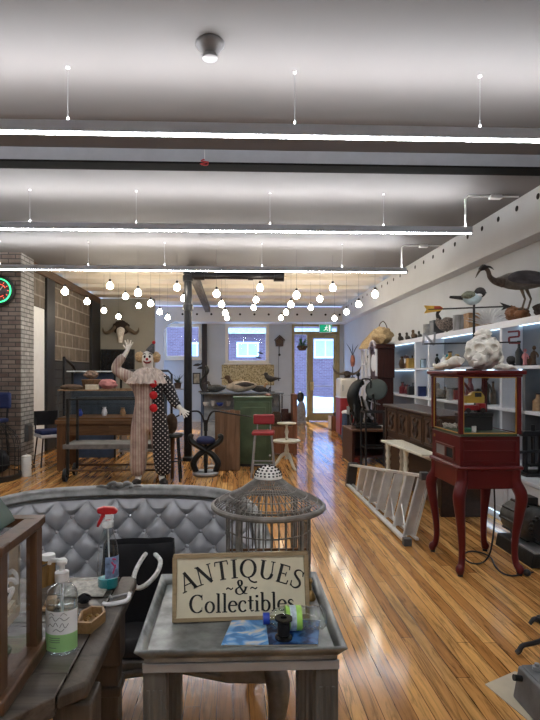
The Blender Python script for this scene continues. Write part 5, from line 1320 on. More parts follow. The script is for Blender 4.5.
for a in (-.5,0,.5): part('feather', MB().tube([(0,0,.48),(.10*a,0,.62),(.28*a,0,.76)],[.012,.026,.004],8,n=4,fl=(1,.3)), M_dkfeath, o)
# ================================================================== RIGHT SIDE
def PXx(px, X):
    t = (px-PX)/F; d = X/(t*CY+SY); return Vector((X, -t*d*SY+d*CY, 0))
# ---- white shelving with lit shelves, white base cabinets
ZS = (1.0, 1.43, 1.885)
SX0, SX1 = 2.78, 3.02
ys0, ys1 = 3.1, 9.97
o = thing('wall_shelving','long white wall shelving with cool lit shelves along the right wall','shelving',(0,0,0))
for y in (ys0, 5.38, 7.42, 7.98, ys1-.05):
    part('upright', MB().b(SX0,SX1-.02,y,y+.05,.5005 if y < 9 else 0,1.885), M_whitel, o, .003)
part('upright', MB().b(SX0-.01,SX1-.03,4.93,4.98,.5005,1.43), M_dkgrey, o, .003, label='dark grey upright')
for z in ZS:
    part('shelf_board', MB().b(SX0-.01,SX1-.02 if z < 1.6 else 3.13,ys0,ys1,z,z+.032), M_whitel, o, .003)
part('top_fascia', MB().b(SX0-.018,SX0-.0105,ys0,ys1,1.85,1.917), M_whitel, o)
part('back_panel', MB().b(SX1-.018,SX1,ys0,ys1,.5005,1.9), mat('shade_tinted_back',(.20,.225,.26),.5,var=.04), o)  # white panel: bluish light and shade are put into its colour
for z in ZS[1:]:
    part('led_strip', MB().b(SX1-.06,SX1-.035,ys0+.06,ys1-.06,z-.010,z-.001), M_ledb, o)
o = thing('base_cabinets','low white panelled base cabinets with blue lit toe kick under the shelving','cabinet',(0,0,0))
part('carcass', MB().b(2.46,3.145,3.4,8.9,.10,.47), M_whitel, o)
part('plinth', MB().b(2.52,3.1,3.45,8.85,0,.0995), M_whitel, o)
part('counter_top', MB().b(2.42,3.145,3.35,8.92,.4705,.5), M_whitel, o, .004)
for i in range(9):
    y = 3.42+.605*i
    dpt = part('door', MB().b(2.44,2.4595,y,y+.585,.11,.46), M_whitel, o, .003)
    part('door_moulding', MB().b(2.434,2.44,y+.06,y+.525,.16,.175).b(2.434,2.44,y+.06,y+.525,.395,.41).b(2.434,2.44,y+.06,y+.075,.175,.395).b(2.434,2.44,y+.51,y+.525,.175,.395), M_whitel, dpt)
part('led_strip', MB().b(2.475,2.50,3.45,8.85,.085,.0995), M_ledb, o)
# ---- little things on the shelves
def item(kind, name, lab, cat, px, z, h, m, X=2.92, r=None, m2=None, rz=0):
    X = X if z > 1.6 else X-.05
    p = PXx(px, X); loc = (p.x,p.y,z+.0325); r = r or h*.28; m2 = m2 or M_blkp
    if kind == 'fig':
        return figurine(lab, loc, h, m, rz=PI*.6+rz, kind=name, cat=cat)
    o = thing(name, lab, cat, loc, rz)
    if kind == 'vase':
        part('body', MB().lathe([(0,0),(r*.6,0),(r,h*.35),(r*.75,h*.65),(r*.35,h*.82),(r*.5,h),(r*.4,h),(r*.25,h*.82),(0,h*.7)],seg=20), m, o)
        part('foot', MB().ring((0,0,.006),r*.6,.006,20,6), m2, o)
    elif kind == 'bottle':
        part('body', MB().lathe([(0,0),(r,0),(r,h*.55),(r*.4,h*.72),(r*.35,h*.92),(0,h*.92)],seg=18), m, o)
        part('stopper', MB().lathe([(0,h*.92),(r*.5,h*.92),(r*.5,h),(0,h)],seg=14), m2, o)
    elif kind == 'box':
        part('body', MB().b(-r,r,-r,r,0,h*.8), m, o, .004); part('lid', MB().b(-r*1.05,r*1.05,-r*1.05,r*1.05,h*.8+.0005,h), m2, o, .004)
    elif kind == 'clock':
        part('body', MB().prism([(-r,0),(r,0),(r,h*.7),(r*.7,h*.92),(0,h),(-r*.7,h*.92),(-r,h*.7)],-r*.4,r*.4,'YZ'), m, o, .004)
        part('dial', MB().lathe([(0,-r*.41),(r*.7,-r*.41),(r*.7,-r*.46),(0,-r*.46)],(0,0,h*.55),20,axis='X'), M_whitel, o)
    elif kind == 'books':
        raise ValueError
    elif kind == 'pot':
        part('body', MB().lathe([(0,0),(r,0),(r*1.02,h*.9),(r,h),(r*.9,h),(r*.88,h*.3),(0,h*.25)],seg=24), m, o)
        part('rim', MB().ring((0,0,h),r*.95,.006,24,6), m2, o)
    elif kind == 'bird':
        k = h/.2
        part('body', MB().tube([(0,-.10*k,.09*k),(0,-.03*k,.07*k),(0,.05*k,.08*k),(0,.075*k,.13*k),(0,.08*k,.165*k)],[.008*k,.05*k,.05*k,.028*k,.026*k],12,n=4).ball((0,.085*k,.17*k),.03*k,12,9), m, o)
        part('beak', MB().tube([(0,.11*k,.172*k),(0,.15*k,.165*k)],[.010*k,.002*k],8), M_horn, o)
        part('base', MB().b(-.05*k,.05*k,-.07*k,.07*k,0,.025*k), m2, o)
    return o
top_, mid_, low_ = ZS[2], ZS[1], ZS[0]
M_maroon = mat('maroon_glaze',(.12,.012,.018),.3); M_sky = mat('pale_blue_glaze',(.30,.42,.52),.35); M_ochre = mat('ochre_glaze',(.40,.25,.06),.4)
for a_ in (
 # far bay
 ('vase','vase','brown vase at the far end of the upper lit shelf beside the longcase clock','vase',402,mid_,.20,M_brownf),
 ('clock','mantel_clock','dark mantel clock second from the far end of the upper lit shelf','clock',406.5,mid_,.22,M_mahog),
 ('box','box','ochre box third from the far end of the upper lit shelf','box',410.5,mid_,.16,M_ochre),
 ('bottle','bottle','dark maroon bottle at the far end of the lower lit shelf beside the longcase clock','bottle',402.5,low_,.20,M_maroon),
 ('vase','vase','maroon round vase on the lower lit shelf, second from the longcase clock','vase',407,low_,.16,M_maroon),
 ('box','box','black box on the lower lit shelf left of the first white upright','box',411,low_,.14,M_blkp),
 ('bottle','bottle','green bottle on the upper lit shelf between the two close white uprights','bottle',420,mid_,.22,mat('bottle_green',(.02,.09,.04),.2)),
 ('pot','pot','pale blue pot on the upper lit shelf between the two close white uprights','pot',423.5,mid_,.13,M_sky),
 ('box','box','navy blue box on the lower lit shelf between the two close white uprights','box',421.5,low_,.15,M_navy),
 # middle bay, partly behind the weather vane and the cabinet
 ('fig','figurine','dark figurine on the upper lit shelf just right of the second close upright','figurine',437,mid_,.20,M_cast),
 ('vase','vase','white vase on the upper lit shelf behind the long white bone','vase',444,mid_,.17,M_whitep),
 ('bottle','bottle','amber bottle on the upper lit shelf behind the weather vane letter','bottle',450,mid_,.21,M_ochre),
 ('clock','mantel_clock','small brass mantel clock on the upper lit shelf left of the big white skull','clock',457,mid_,.17,M_brass),
 ('bird','bird_figure','grey bird figure on the lower lit shelf behind the left pane','bird',440,low_,.22,M_feath),
 ('pot','pot','grey stone pot on the lower lit shelf behind the left pane','pot',450,low_,.15,M_grey),
 ('vase','vase','tall maroon vase on the lower lit shelf behind the red cabinet middle','vase',470,low_,.30,M_maroon),
 ('fig','figurine','tall black figurine on the lower lit shelf seen through the red cabinet','figurine',486,low_,.34,M_cast),
 ('fig','figurine','dark figurine on the upper lit shelf at the right of the big white skull','figurine',496,mid_,.22,M_brownf),
 # near bay
 ('bird','bird_figure','black rooster like bird on the upper lit shelf just right of the wide white upright','bird',511,mid_,.17,M_dkfeath),
 ('bottle','bottle','tall thin black bottle on the upper lit shelf above the red cabinet corner','bottle',519,mid_,.25,M_blkp),
 ('fig','figurine','pink figurine on the upper lit shelf above the red cabinet corner','figurine',525,mid_,.17,mat('pink_glaze',(.55,.20,.20),.4)),
 ('fig','figurine','dark doll figurine on the upper lit shelf at the right edge','figurine',534,mid_,.19,M_brownf),
 ('pot','pot','black pot on the lower lit shelf right of the grey upright','pot',532,low_,.09,M_blkp),
 ('bottle','bottle','brown bottle on the lower lit shelf at the right edge','bottle',538,low_,.17,M_tan),
 # on top of the shelving
 ('bird','bird_figure','dark bird figure on top of the shelving nearest the longcase clock','bird',401,top_,.17,M_dkfeath),
 ('bird','bird_figure','dark bird figure on top of the shelving, second from the longcase clock','bird',408,top_,.15,M_dkfeath),
 ('bird','bird_figure','brown bird figure on top of the shelving, third from the longcase clock','bird',414.5,top_,.17,M_brownf),
 ('bird','bird_figure','dark squat bird figure on top of the shelving left of the grey canister','bird',420,top_,.13,M_cast),
 ('pot','canister','tall grey stone canister on top of the shelving','canister',428.5,top_,.19,M_grey),
 ('box','box','charcoal box on top of the shelving behind the arrow tail','box',437,top_,.22,M_dkgrey),
 ('pot','stone_block','pale grey ribbed stone pot on top of the shelving left of the weather vane pole','pot',459,top_,.21,mat('pale_ribbed_stone',(.36,.36,.36),.8,var=.5,scale=20,stretch=(1,1,.1))),
 ('box','box','tan wooden box on top of the shelving behind the weather vane pole','box',472,top_,.20,M_tan),
):
    kw = {}
    if a_[0]=='box': kw = dict(r=a_[6]*.36, m2=a_[7])
    if a_[1]=='canister' or a_[1]=='stone_block': kw = dict(r=.075, m2=M_grey)
    if 'tall thin black bottle' in a_[2]: kw = dict(r=.035)
    if 'tall maroon vase' in a_[2]: kw = dict(r=.055)
    item(*a_, **kw)
HEADS = {mid_: [], low_: []}
KN = {'vase':'vase','bottle':'bottle','box':'box','fig':'figurine','pot':'pot','bird':'bird_figure'}
extra = [('vase','pale blue vase',404.3,mid_,.15,M_sky),('fig','bronze figurine',408.7,mid_,.19,M_brass),('bottle','slim brown bottle',412.4,mid_,.21,M_brownf),
 ('fig','black figurine',404.9,low_,.19,M_cast),('vase','navy vase',409.1,low_,.15,M_navy),('bottle','tall black bottle',413.0,low_,.19,M_blkp),
 ('fig','grey figurine',418.0,mid_,.19,M_grey),('box','dark red box',425.6,mid_,.12,M_maroon),('vase','brown vase',418.3,low_,.16,M_brownf),('pot','black pot',425.2,low_,.10,M_blkp),
 ('bottle','round-stoppered black bottle',433.6,mid_,.23,M_blkp),('pot','red glazed pot',440.6,mid_,.12,M_redv),('vase','teal vase',447.2,mid_,.18,M_teal),('box','charcoal box',453.6,mid_,.13,M_dkgrey),
 ('box','oak box',433.5,low_,.15,M_oak),('fig','brown figurine',445,low_,.20,M_brownf),('box','red lidded box',456,low_,.16,M_redv),('bottle','dark glass bottle',461,low_,.24,M_blkp),
 ('box','grey lidded box',478,low_,.16,M_grey),('bottle','brown tall bottle',493,low_,.26,M_brownf),
 ('box','small brown box',528.5,mid_,.10,M_oak),('vase','dark vase',507.6,low_,.20,M_cast),('fig','ochre figurine',526,low_,.16,M_ochre)]
for kd_, hd__, px_, z_, h_, m_ in sorted(extra, key=lambda e_: (e_[3], e_[2])):
    pv = HEADS[z_][-1] if HEADS[z_] else 'longcase clock'
    HEADS[z_].append(hd__)
    item(kd_, KN[kd_], '%s on the %s lit shelf, further right than the %s' % (hd__, 'upper' if z_==mid_ else 'lower', pv), KN[kd_].replace('_figure',''), px_, z_, min(h_,.165) if kd_=='fig' else h_, m_, r=min(.030,h_*.26), X=3.017)
p = PXx(447,2.92)
o = thing('guinea_fowl','stuffed speckled guinea fowl with bowed neck on top of the shelving','bird',(p.x,p.y,top_+.0325),R(-20))
part('body', MB().tube([(.14,0,.10),(.06,0,.13),(-.04,0,.14),(-.10,0,.17),(-.11,0,.22)],[.02,.085,.095,.055,.03],16,n=5), mat('speckled_grey_feather',(.16,.13,.11),.8,var=.8,scale=45), o)
part('neck', MB().tube([(-.10,0,.20),(-.125,0,.28),(-.10,0,.33),(-.14,0,.345)],[.035,.022,.022,.012],10,n=4), M_dkfeath, o)
for sy in (-1,1): part('leg', MB().tube([(0,sy*.03,.06),(0,sy*.035,.0)],.008,6), M_horn, o)
p = PXx(488,2.90)
o = thing('white_feather_spray','spray of white feathers lying on top of the shelving behind the weather vane','feathers',(p.x,p.y,top_+.0325))
fb = MB(); rnd = random.Random(2)
for i in range(14):
    a = R(20+140*i/13); ln = rnd.uniform(.16,.27)
    fb.tube([(0,.02*i-.14,.02),(.4*ln*math.cos(a),.02*i-.14,.02+.5*ln*math.sin(a)),(ln*math.cos(a),.025*i-.17,.03+.75*ln*math.sin(a))],[.006,.028,.004],8,n=3,fl=(1,.25))
part('feathers', fb, mat('white_feather',(.62,.62,.62),.8,var=.15), o); part('stand', MB().b(-.05,.05,-.16,.16,0,.025), M_oak, o)
p = PXx(518,2.90)
o = thing('driftwood_base','lumpy red brown driftwood block under the heron on top of the shelving','driftwood',(p.x,p.y+.02,top_+.0325))
dw = MB().ball((0,0,.06),(.11,.13,.065),26,16,fn=lambda d:1+.25*noise.noise(d*3.3)).ball((0,.10,.09),(.06,.06,.07),18,12,fn=lambda d:1+.3*noise.noise(d*4)).ball((-.02,-.12,.05),(.07,.07,.05),18,12,fn=lambda d:1+.3*noise.noise(d*4))
mz = min(v.z for v in dw.v); dw.v = [v-Vector((0,0,mz)) for v in dw.v]
part('wood', dw, wood('red_driftwood',(.20,.085,.035),.75,'y',10,.5), o)
blob_obj('dark_fur_pelt','dark fur lump on top of the shelving at the right edge','pelt',(.10,.10,.07),M_hair,(2.98,PXx(545,2.98).y,top_+.0325),4,.3)
# ---- heron
d_ = 5.15
HB = W(524,309,d_)
ht_ = top_+.0325+.175-mz*0
o = thing('stuffed_heron','large stuffed grey heron standing on a driftwood block on top of the shelving','bird',(HB.x,HB.y,HB.z))
def hp(px,py,dy=0): return W(px,py,d_+dy)-HB
part('body', MB().tube([hp(553,283),hp(540,281),hp(525,281),hp(511,281),hp(502,281),hp(497,280)],[.015,.06,.085,.082,.055,.03],18,n=5,fl=(.85,1)), M_feath, o)
part('wing', MB().tube([hp(556,284,-.07),hp(538,278,-.075),hp(518,277,-.075),hp(508,279,-.05)],[.012,.06,.06,.02],12,n=5,fl=(.4,1)), mat('slate_feathers',(.075,.07,.075),.8,var=.5,scale=24,stretch=(.3,1,1)), o)
part('neck', MB().tube([hp(503,282),hp(495,281),hp(490,277),hp(488,271),hp(485,268),hp(481,268)],[.055,.034,.024,.020,.021,.022],12,n=5), mat('brown_grey_feathers',(.085,.065,.052),.8,var=.5,scale=30), o)
hd_ = part('head', MB().tube([hp(487,268),hp(483,267.5),hp(479.5,270)],[.02,.030,.016],12,n=4), M_dkfeath, o)
part('beak', MB().tube([hp(480.5,269.5),hp(478,273),hp(475.5,278)],[.013,.010,.002],8,n=3), M_horn, hd_)
part('crest', MB().tube([hp(484,266.5),hp(490,267),hp(494,270)],[.012,.010,.002],8,n=3), M_dkfeath, hd_)
for a0_,b0_,c0_,dy in ((521,525,522,0),(526,531,528,.06)):
    part('leg', MB().tube([hp(a0_,288,dy),hp(b0_,299,dy),hp(c0_,309,dy)],[.018,.010,.010],8,n=1).tube([hp(c0_,309,dy),hp(c0_-4,309.3,dy-.02)],.008,6), M_horn, o)

# ---- red glass cabinet on cabriole legs
f0 = FL(461,577); f1 = FL(520,577); f2 = FL(433,553)
RX0, RX1 = 1.548, 1.982; RY0, RY1 = 3.57, 4.09
cx, cy = (RX0+RX1)/2, (RY0+RY1)/2
o = RC = thing('red_glass_cabinet','dark red glazed cabinet on tall cabriole legs at the right of the aisle','cabinet',(cx,cy,0))
hw, hd2 = (RX1-RX0)/2, (RY1-RY0)/2
for sx in (-1,1):
    for sy in (-1,1):
        x, y = sx*(hw-.03), sy*(hd2-.03)
        lg = MB().tube([(x,y,.73),(x,y,.64),(x+sx*.030,y+sy*.026,.55),(x+sx*.022,y+sy*.018,.43),(x+sx*.004,y+sy*.004,.28),(x-sx*.002,y-sy*.002,.15),(x+sx*.006,y+sy*.006,.075),(x+sx*.022,y+sy*.020,.045),(x+sx*.02,y+sy*.02,.018)],[.040,.041,.042,.034,.026,.022,.023,.029,.023],12,n=5)
        l_ = part('leg', lg, M_red, o)
        part('caster', MB().lathe([(0,0),(.018,0),(.018,.016),(0,.018)],(x+sx*.02,y+sy*.02,0),14), M_blkp, l_)
part('apron', MB().b(-hw+.005,hw-.005,-hd2+.005,hd2-.005,.595,.725), M_red, o, .006)
part('moulding', MB().b(-hw-.012,hw+.012,-hd2-.012,hd2+.012,.7255,.752), M_red, o, .010)
lower = MB().b(-hw+.008,hw-.008,-hd2+.008,hd2-.008,.7525,.9552).b(-hw,hw,-hd2,hd2,.9553,.9554+.0004)
part('lower_case', lower, M_red, o, .004)
part('panel_moulding', MB().b(-hw+.03,hw-.03,-hd2+.002,-hd2+.0078,.775,.79).b(-hw+.03,hw-.03,-hd2+.002,-hd2+.0078,.915,.93).b(-hw+.03,-hw+.035,-hd2+.002,-hd2+.0078,.79,.915).b(hw-.045,hw-.03,-hd2+.002,-hd2+.0078,.79,.915).b(-hw+.035,hw-.045,-hd2+.004,-hd2+.0078,.852,.862), M_red, o, .002)
co_ = part('coin_tray', MB().b(-hw-.004,-hw+.0078,-.17,.17,.775,.79).b(-hw-.004,-hw+.0078,-.17,.17,.86,.875).b(-hw-.004,-hw+.0078,-.17,-.155,.79,.86).b(-hw-.004,-hw+.0078,.155,.17,.79,.86).b(-hw-.004,-hw+.0078,-.03,-.01,.79,.86), mat('red_brown_metal',(.16,.05,.04),.35,.3), o)
part('slot_shade', MB().b(-hw+.004,-hw+.0076,-.155,-.03,.79,.86), M_hole_shade, co_)  # black plate paints the shade of the slot recess
part('steel_flap', MB().b(-hw+.002,-hw+.0076,-.01,.155,.79,.86), M_steel, co_)
part('lock', MB().lathe([(0,0),(.012,0),(.012,.006),(0,.006)],(-hw+.0015,.20,.915),14,'X'), M_brass, o)
part('cabinet_floor', MB().b(-hw+.02,hw-.02,-hd2+.02,hd2-.02,.9555,.972), M_green_p, o)
for sx in (-1,1):
    for sy in (-1,1): part('corner_post', MB().b(min(sx*hw,sx*(hw-.03)),max(sx*hw,sx*(hw-.03)),min(sy*hd2,sy*(hd2-.03)),max(sy*hd2,sy*(hd2-.03)),.9725,1.365), M_red, o, .003)
def frame_bead(plane, c, a0_, a1_, mi):
    mb = MB(); t_ = .0032
    for (u0,u1,w0,w1) in ((a0_,a1_,.975,.975+2*t_),(a0_,a1_,1.365-2*t_,1.365),(a0_,a0_+2*t_,.975,1.365),(a1_-2*t_,a1_,.975,1.365)):
        if plane == 'X': mb.b(u0,u1,c-t_,c+t_,w0,w1)
        else: mb.b(c-t_,c+t_,u0,u1,w0,w1)
    return part('gold_bead', mb, mi, o, label='gold beading' if mi is M_gold else None)
for c in (-hd2+.012, hd2-.012):
    frame_bead('X',c,-hw+.03,hw-.03,M_gold if c < 0 else M_red); part('glass_pane', MB().b(-hw+.03,hw-.03,c-.002,c+.002,.975,1.365), M_glass, o)
for c in (-hw+.012, hw-.012):
    frame_bead('Y',c,-hd2+.03,hd2-.03,M_gold if c < 0 else M_red); part('glass_pane', MB().b(c-.002,c+.002,-hd2+.03,hd2-.03,.975,1.365), M_glass, o)
part('cornice', MB().b(-hw-.008,hw+.008,-hd2-.008,hd2+.008,1.3655,1.383).b(-hw-.026,hw+.026,-hd2-.026,hd2+.026,1.383,1.41), M_red, o, .007)
# inside it
zi = .9728
def inl(x,y,z=0): return (cx+x,cy+y,zi+z)
bb = thing('black_box','large black lidded box inside the red cabinet','box',inl(.04,.06))
part('box', MB().b(-.12,.10,-.07,.07,0,.10), M_blkp, bb, .004); part('lid', MB().b(-.125,.105,-.075,.075,.1005,.125), M_blkp, bb, .006)
tk_ = thing('red_toy_truck','red toy truck standing on the black box inside the red cabinet','toy truck',inl(.02,.05,.1258))
part('body', MB().b(-.085,.03,-.035,.035,.018,.055), M_redp, tk_, .006); part('cab', MB().b(.032,.085,-.035,.035,.018,.07), M_redp, tk_, .008)
for x in (-.055,.055):
    for y in (-.04,.04): part('wheel', MB().lathe([(0,-.008),(.018,-.008),(.018,.008),(0,.008)],(x,y,.0185),16,'Y'), M_blkp, tk_)
tb = thing('yellow_toy_crane','yellow toy crane machine with dark red jib inside the red cabinet','toy',inl(.02,.05,.1980))
part('cab', MB().prism([(-.07,0),(.075,0),(.075,.05),(.05,.085),(-.01,.085),(-.03,.055),(-.07,.05)],-.03,.03,'XZ'), M_yellow, tb, .005)
part('window', MB().b(.0,.05,-.0315,-.0305,.045,.075), M_blkp, tb)
part('jib', MB().tube([(-.02,0,.08),(-.06,0,.14),(-.085,0,.16)],[.012,.010,.008],8).tube([(-.085,0,.16),(-.06,0,.06)],.003,6), M_maroon, tb)
cd_ = thing('price_card','tiny white price card on a stand inside the red cabinet','card',inl(-.06,-.14))
part('card', MB().b(-.016,.016,-.002,.002,.012,.045), M_whitep, cd_); part('foot', MB().b(-.012,.012,-.01,.01,0,.012), M_whitep, cd_)
solo('green_cloth','small folded green cloth on the floor of the red cabinet','cloth', MB().b(-.05,.05,-.035,.035,0,.012).at((.005,.002,.0125),rz=.15).b(-.045,.045,-.03,.03,0,.01), mat('bright_green_cloth',(.02,.16,.08),.8), inl(-.09,-.07), bevel=.004)
wr = MB(); rnd = random.Random(9)
for i in range(7): wr.tube([(rnd.uniform(-.06,.06),rnd.uniform(-.06,.06),.008),(rnd.uniform(-.06,.06),rnd.uniform(-.06,.06),.03+rnd.uniform(0,.02)),(rnd.uniform(-.06,.06),rnd.uniform(-.06,.06),.008)],.006,6,n=4)
w_ = solo('coral_twigs','pale coral twigs heaped behind the left pane of the red cabinet','coral', wr, M_bone, inl(-.11,.14))
solo('dark_bottle','dark tapering bottle standing at the back right inside the red cabinet','bottle', MB().lathe([(0,0),(.03,0),(.032,.18),(.012,.25),(.012,.30),(0,.30)]), M_blkp, inl(.12,.18))
# ---- white skull and bones on the cabinet
zt2 = 1.4105
def sk(d):
    q = 1+.10*noise.noise(d*2.6)+.05*noise.noise(d*9)
    for v_,s_,a_ in ((Vector((-.62,-.74,.20)),.26,.62),(Vector((.12,-.97,.18)),.24,.60),(Vector((-.26,-.90,-.32)),.15,.45),(Vector((.66,-.72,-.10)),.22,.5),(Vector((-.86,-.40,-.25)),.2,.4),(Vector((-.1,-.6,.8)),.16,.25)):
        q -= a_*math.exp(-((d-v_.normalized()).length/s_)**4)
    return q
o = thing('white_animal_skull','big white animal skull with deep sockets on top of the red cabinet','skull',(cx+.06,cy-.03,zt2))
sm = MB().ball((0,0,.135),(.125,.115,.13),64,48,fn=lambda d: 1+.12*noise.noise(d*2.4)+.05*noise.noise(d*8))
sm2 = MB().tube([(-.02,-.05,.10),(-.08,-.09,.075),(-.14,-.11,.05)],[.055,.04,.026],20,n=8); rough(sm2,.014,32)
def carve(name, base, cuts, m):
    ob_ = bpy.data.objects.new('tmp', base.mesh('tmp', m, weld=True)); COL.objects.link(ob_); tmp = [ob_]
    for c_, r_ in cuts:
        q_ = bpy.data.objects.new('tmp', MB().ball(c_, r_, 20, 14).mesh('tmp', m)); COL.objects.link(q_); tmp.append(q_)
        md = ob_.modifiers.new('b','BOOLEAN'); md.operation = 'DIFFERENCE'; md.object = q_; md.solver = 'EXACT'
    bpy.context.view_layer.update()
    me = bpy.data.meshes.new_from_object(ob_.evaluated_get(bpy.context.evaluated_depsgraph_get())); me.name = name
    for q_ in tmp: bpy.data.objects.remove(q_)
    me.set_sharp_from_angle(angle=R(50)); return me
for mb_ in (sm, sm2):
    mz = min(v.z for v in sm.v)
    if mb_ is sm: sm2.v = [v-Vector((0,0,mz)) for v in sm2.v]; sm.v = [v-Vector((0,0,mz)) for v in sm.v]
cuts = [((-.075,-.105,.165),(.036,.05,.034)),((.03,-.125,.165),(.034,.05,.032)),((-.02,-.13,.105),(.018,.05,.022)),((.085,-.085,.11),(.030,.045,.034)),((-.115,-.02,.13),(.04,.03,.034)),((-.03,-.085,.225),(.026,.03,.018)),((.06,-.07,.225),(.02,.03,.016)),((.10,-.03,.19),(.03,.03,.022))]
part('cranium', carve('cranium', sm, cuts, M_bone), None, o)
part('snout', carve('snout', sm2, [((-.12,-.15,.07),(.028,.03,.016)),((-.07,-.15,.075),(.02,.022,.018))], M_bone), None, o)
part('cheek_arch', MB().tube([(.07,-.10,.05),(.11,-.06,.085),(.12,.0,.12)],[.012,.014,.016],10,n=5), M_bone, o)
part('knob', MB().ball((.0,-.0,.27),(.06,.05,.035),20,12,fn=lambda d:1+.3*noise.noise(d*4)), M_bone, o)
o = thing('long_jaw_bone','long flat white skull lying along the left edge of the red cabinet top','skull',(cx-.185,cy+.02,zt2))
jb = MB().tube([(-.085,0,.025),(-.05,0,.035),(.0,0,.045),(.05,.01,.055),(.085,.01,.06)],[.014,.022,.026,.032,.022],16,n=8,fl=(1,.85),up=(0,0,1)); rough(jb,.012,38)
mz = min(v.z for v in jb.v); jb.v = [v-Vector((0,0,mz)) for v in jb.v]
part('skull', jb, M_bone, o)
part('jaw_ridge', MB().tube([(-.09,-.018,.03),(-.03,-.036,.02),(.05,-.040,.03)],[.008,.010,.007],8,n=4), M_bone, o)
o.rotation_euler = (0,0,R(-82)); o.scale = (1.75,1.3,1.5)
o = thing('white_bone_fragment','flat white bone fragment at the right of the big skull on the red cabinet','bone',(cx+.12,cy-.215,zt2))
jb = MB().tube([(-.07,0,.02),(0,.01,.028),(.06,0,.02),(.09,.01,.016)],[.02,.027,.018,.010],16,n=8,fl=(1,.8),up=(0,0,1)); rough(jb,.010,40); mz = min(v.z for v in jb.v); jb.v = [v-Vector((0,0,mz)) for v in jb.v]
part('bone', jb, M_bone, o)
# ---- weather vane
dv = 4.06
B0 = W(474,343,dv)
o = thing('weather_vane','iron weather vane with painted arrow, bird and compass letters on the red cabinet','weather vane',(B0.x,B0.y,zt2), -YAW)
def vz(py): return CAMZ-(py-PY)/F*dv-zt2
def vx(px): return (px-474)/F*dv
part('pole', MB().cyl((0,0,.0),(0,0,vz(304)),.009), M_blkp, o)
part('base', MB().lathe([(0,0),(.06,0),(.06,.012),(.015,.02),(.012,.06),(0,.06)]), M_blkp, o)
part('compass_arm', MB().tube([(vx(424),0,vz(344)),(vx(520),0,vz(342))],.006,8), M_blkp, o)
part('side_arm', MB().tube([(0,-.10,vz(342)),(0,.14,vz(342))],.006,8), M_blkp, o)
def slab(pts, wd, m, name):
    mb = MB()
    for a_, b_ in zip(pts, pts[1:]):
        mb.tube([(a_[0],0,a_[1]),(b_[0],0,b_[1])],wd,4,fl=(1,.5),up=(0,1,0))
    return part(name, mb, m, o)
slab([(vx(423),vz(345)),(vx(424),vz(333)),(vx(434),vz(345)),(vx(435),vz(332))],.010,mat('grey_vane_letter',(.30,.31,.33),.5,.4),'letter_n')
slab([(vx(508),vz(332)),(vx(519),vz(331)),(vx(519),vz(336.5)),(vx(509),vz(337.5)),(vx(509),vz(343)),(vx(520),vz(343))],.010,mat('rust_red_letter',(.20,.03,.035),.6),'letter_s')
part('arrow_shaft', MB().tube([(vx(428),0,vz(309.5)),(vx(505),0,vz(306.5))],.006,8), M_blkp, o)
part('arrow_head', MB().prism([(vx(512),vz(306.5)),(vx(500),vz(302.5)),(vx(504),vz(306.7)),(vx(501),vz(310.5))],-.004,.004,'XZ'), M_blkp, o)
tl = part('arrow_tail', MB().prism([(vx(424),vz(305.5)),(vx(440),vz(306)),(vx(444),vz(308.8)),(vx(440),vz(311)),(vx(424),vz(313.5)),(vx(426.5),vz(309.5))],-.004,.004,'XZ'), mat('yellow_arrow',(.50,.30,.04),.5,var=.4,scale=20), o)
part('red_band', MB().prism([(vx(434),vz(306.2)),(vx(440),vz(306.4)),(vx(443),vz(308.8)),(vx(434),vz(309))],-.0055,.0055,'XZ'), mat('arrow_red',(.36,.05,.02),.5), tl)
bd = part('bird_body', MB().tube([(vx(462.5),0,vz(297.5)),(vx(467),0,vz(298)),(vx(472),0,vz(298.5)),(vx(477),0,vz(297)),(vx(480),0,vz(293))],[.018,.044,.052,.042,.02],14,n=5,fl=(.7,1)), mat('pale_blue_breast',(.45,.58,.62),.6,var=.4), o)
part('bird_head', MB().ball((vx(480),0,vz(292.5)),(.044,.034,.040),18,12), M_dkfeath, bd)
part('cheek', MB().ball((vx(478.5),-.014,vz(295.3)),(.026,.020,.015),12,8), M_whitep, bd)
part('bird_wing', MB().tube([(vx(460),-.03,vz(297)),(vx(466),-.035,vz(295.5)),(vx(473),-.03,vz(294.5))],[.010,.03,.018],10,n=4,fl=(.5,1)), mat('olive_feathers',(.16,.17,.12),.7,var=.6,scale=40), bd)
part('bird_tail', MB().prism([(vx(464),vz(296)),(vx(450),vz(296)),(vx(449.5),vz(298)),(vx(463),vz(300))],-.008,.008,'XZ'), M_dkfeath, bd)
part('bird_beak', MB().tube([(vx(484),0,vz(292.5)),(vx(487),0,vz(293))],[.007,.002],8), M_blkp, bd)
# ---- power cord under the red cabinet
def fz(px,py): v = FL(px,py,.008); return (v.x,v.y,.0095)
c0 = W(494,491,3.86)
pts = [(c0.x,c0.y,.592),(c0.x,c0.y-.01,.35),(W(491,540,3.84).x,c0.y-.02,.12),fz(485,561),fz(476,564),fz(467,561),fz(464,555),fz(470,551.5),fz(482,553),fz(491,558),fz(495,566),fz(502,573),fz(512,576),fz(522,574.5)]
o = thing('power_cord','black power cord hanging under the red cabinet and looping on the floor','cord',(0,0,0))
part('cable', MB().tube(pts,.006,8,n=6), M_blkp, o)
q = FL(527,573.5,.02)
part('plug', MB().ball((q.x,q.y,.026),(.026,.022,.024),14,10).tube([(q.x+.02,q.y,.026),(q.x+.045,q.y+.005,.026)],.006,6), M_blkp, o)
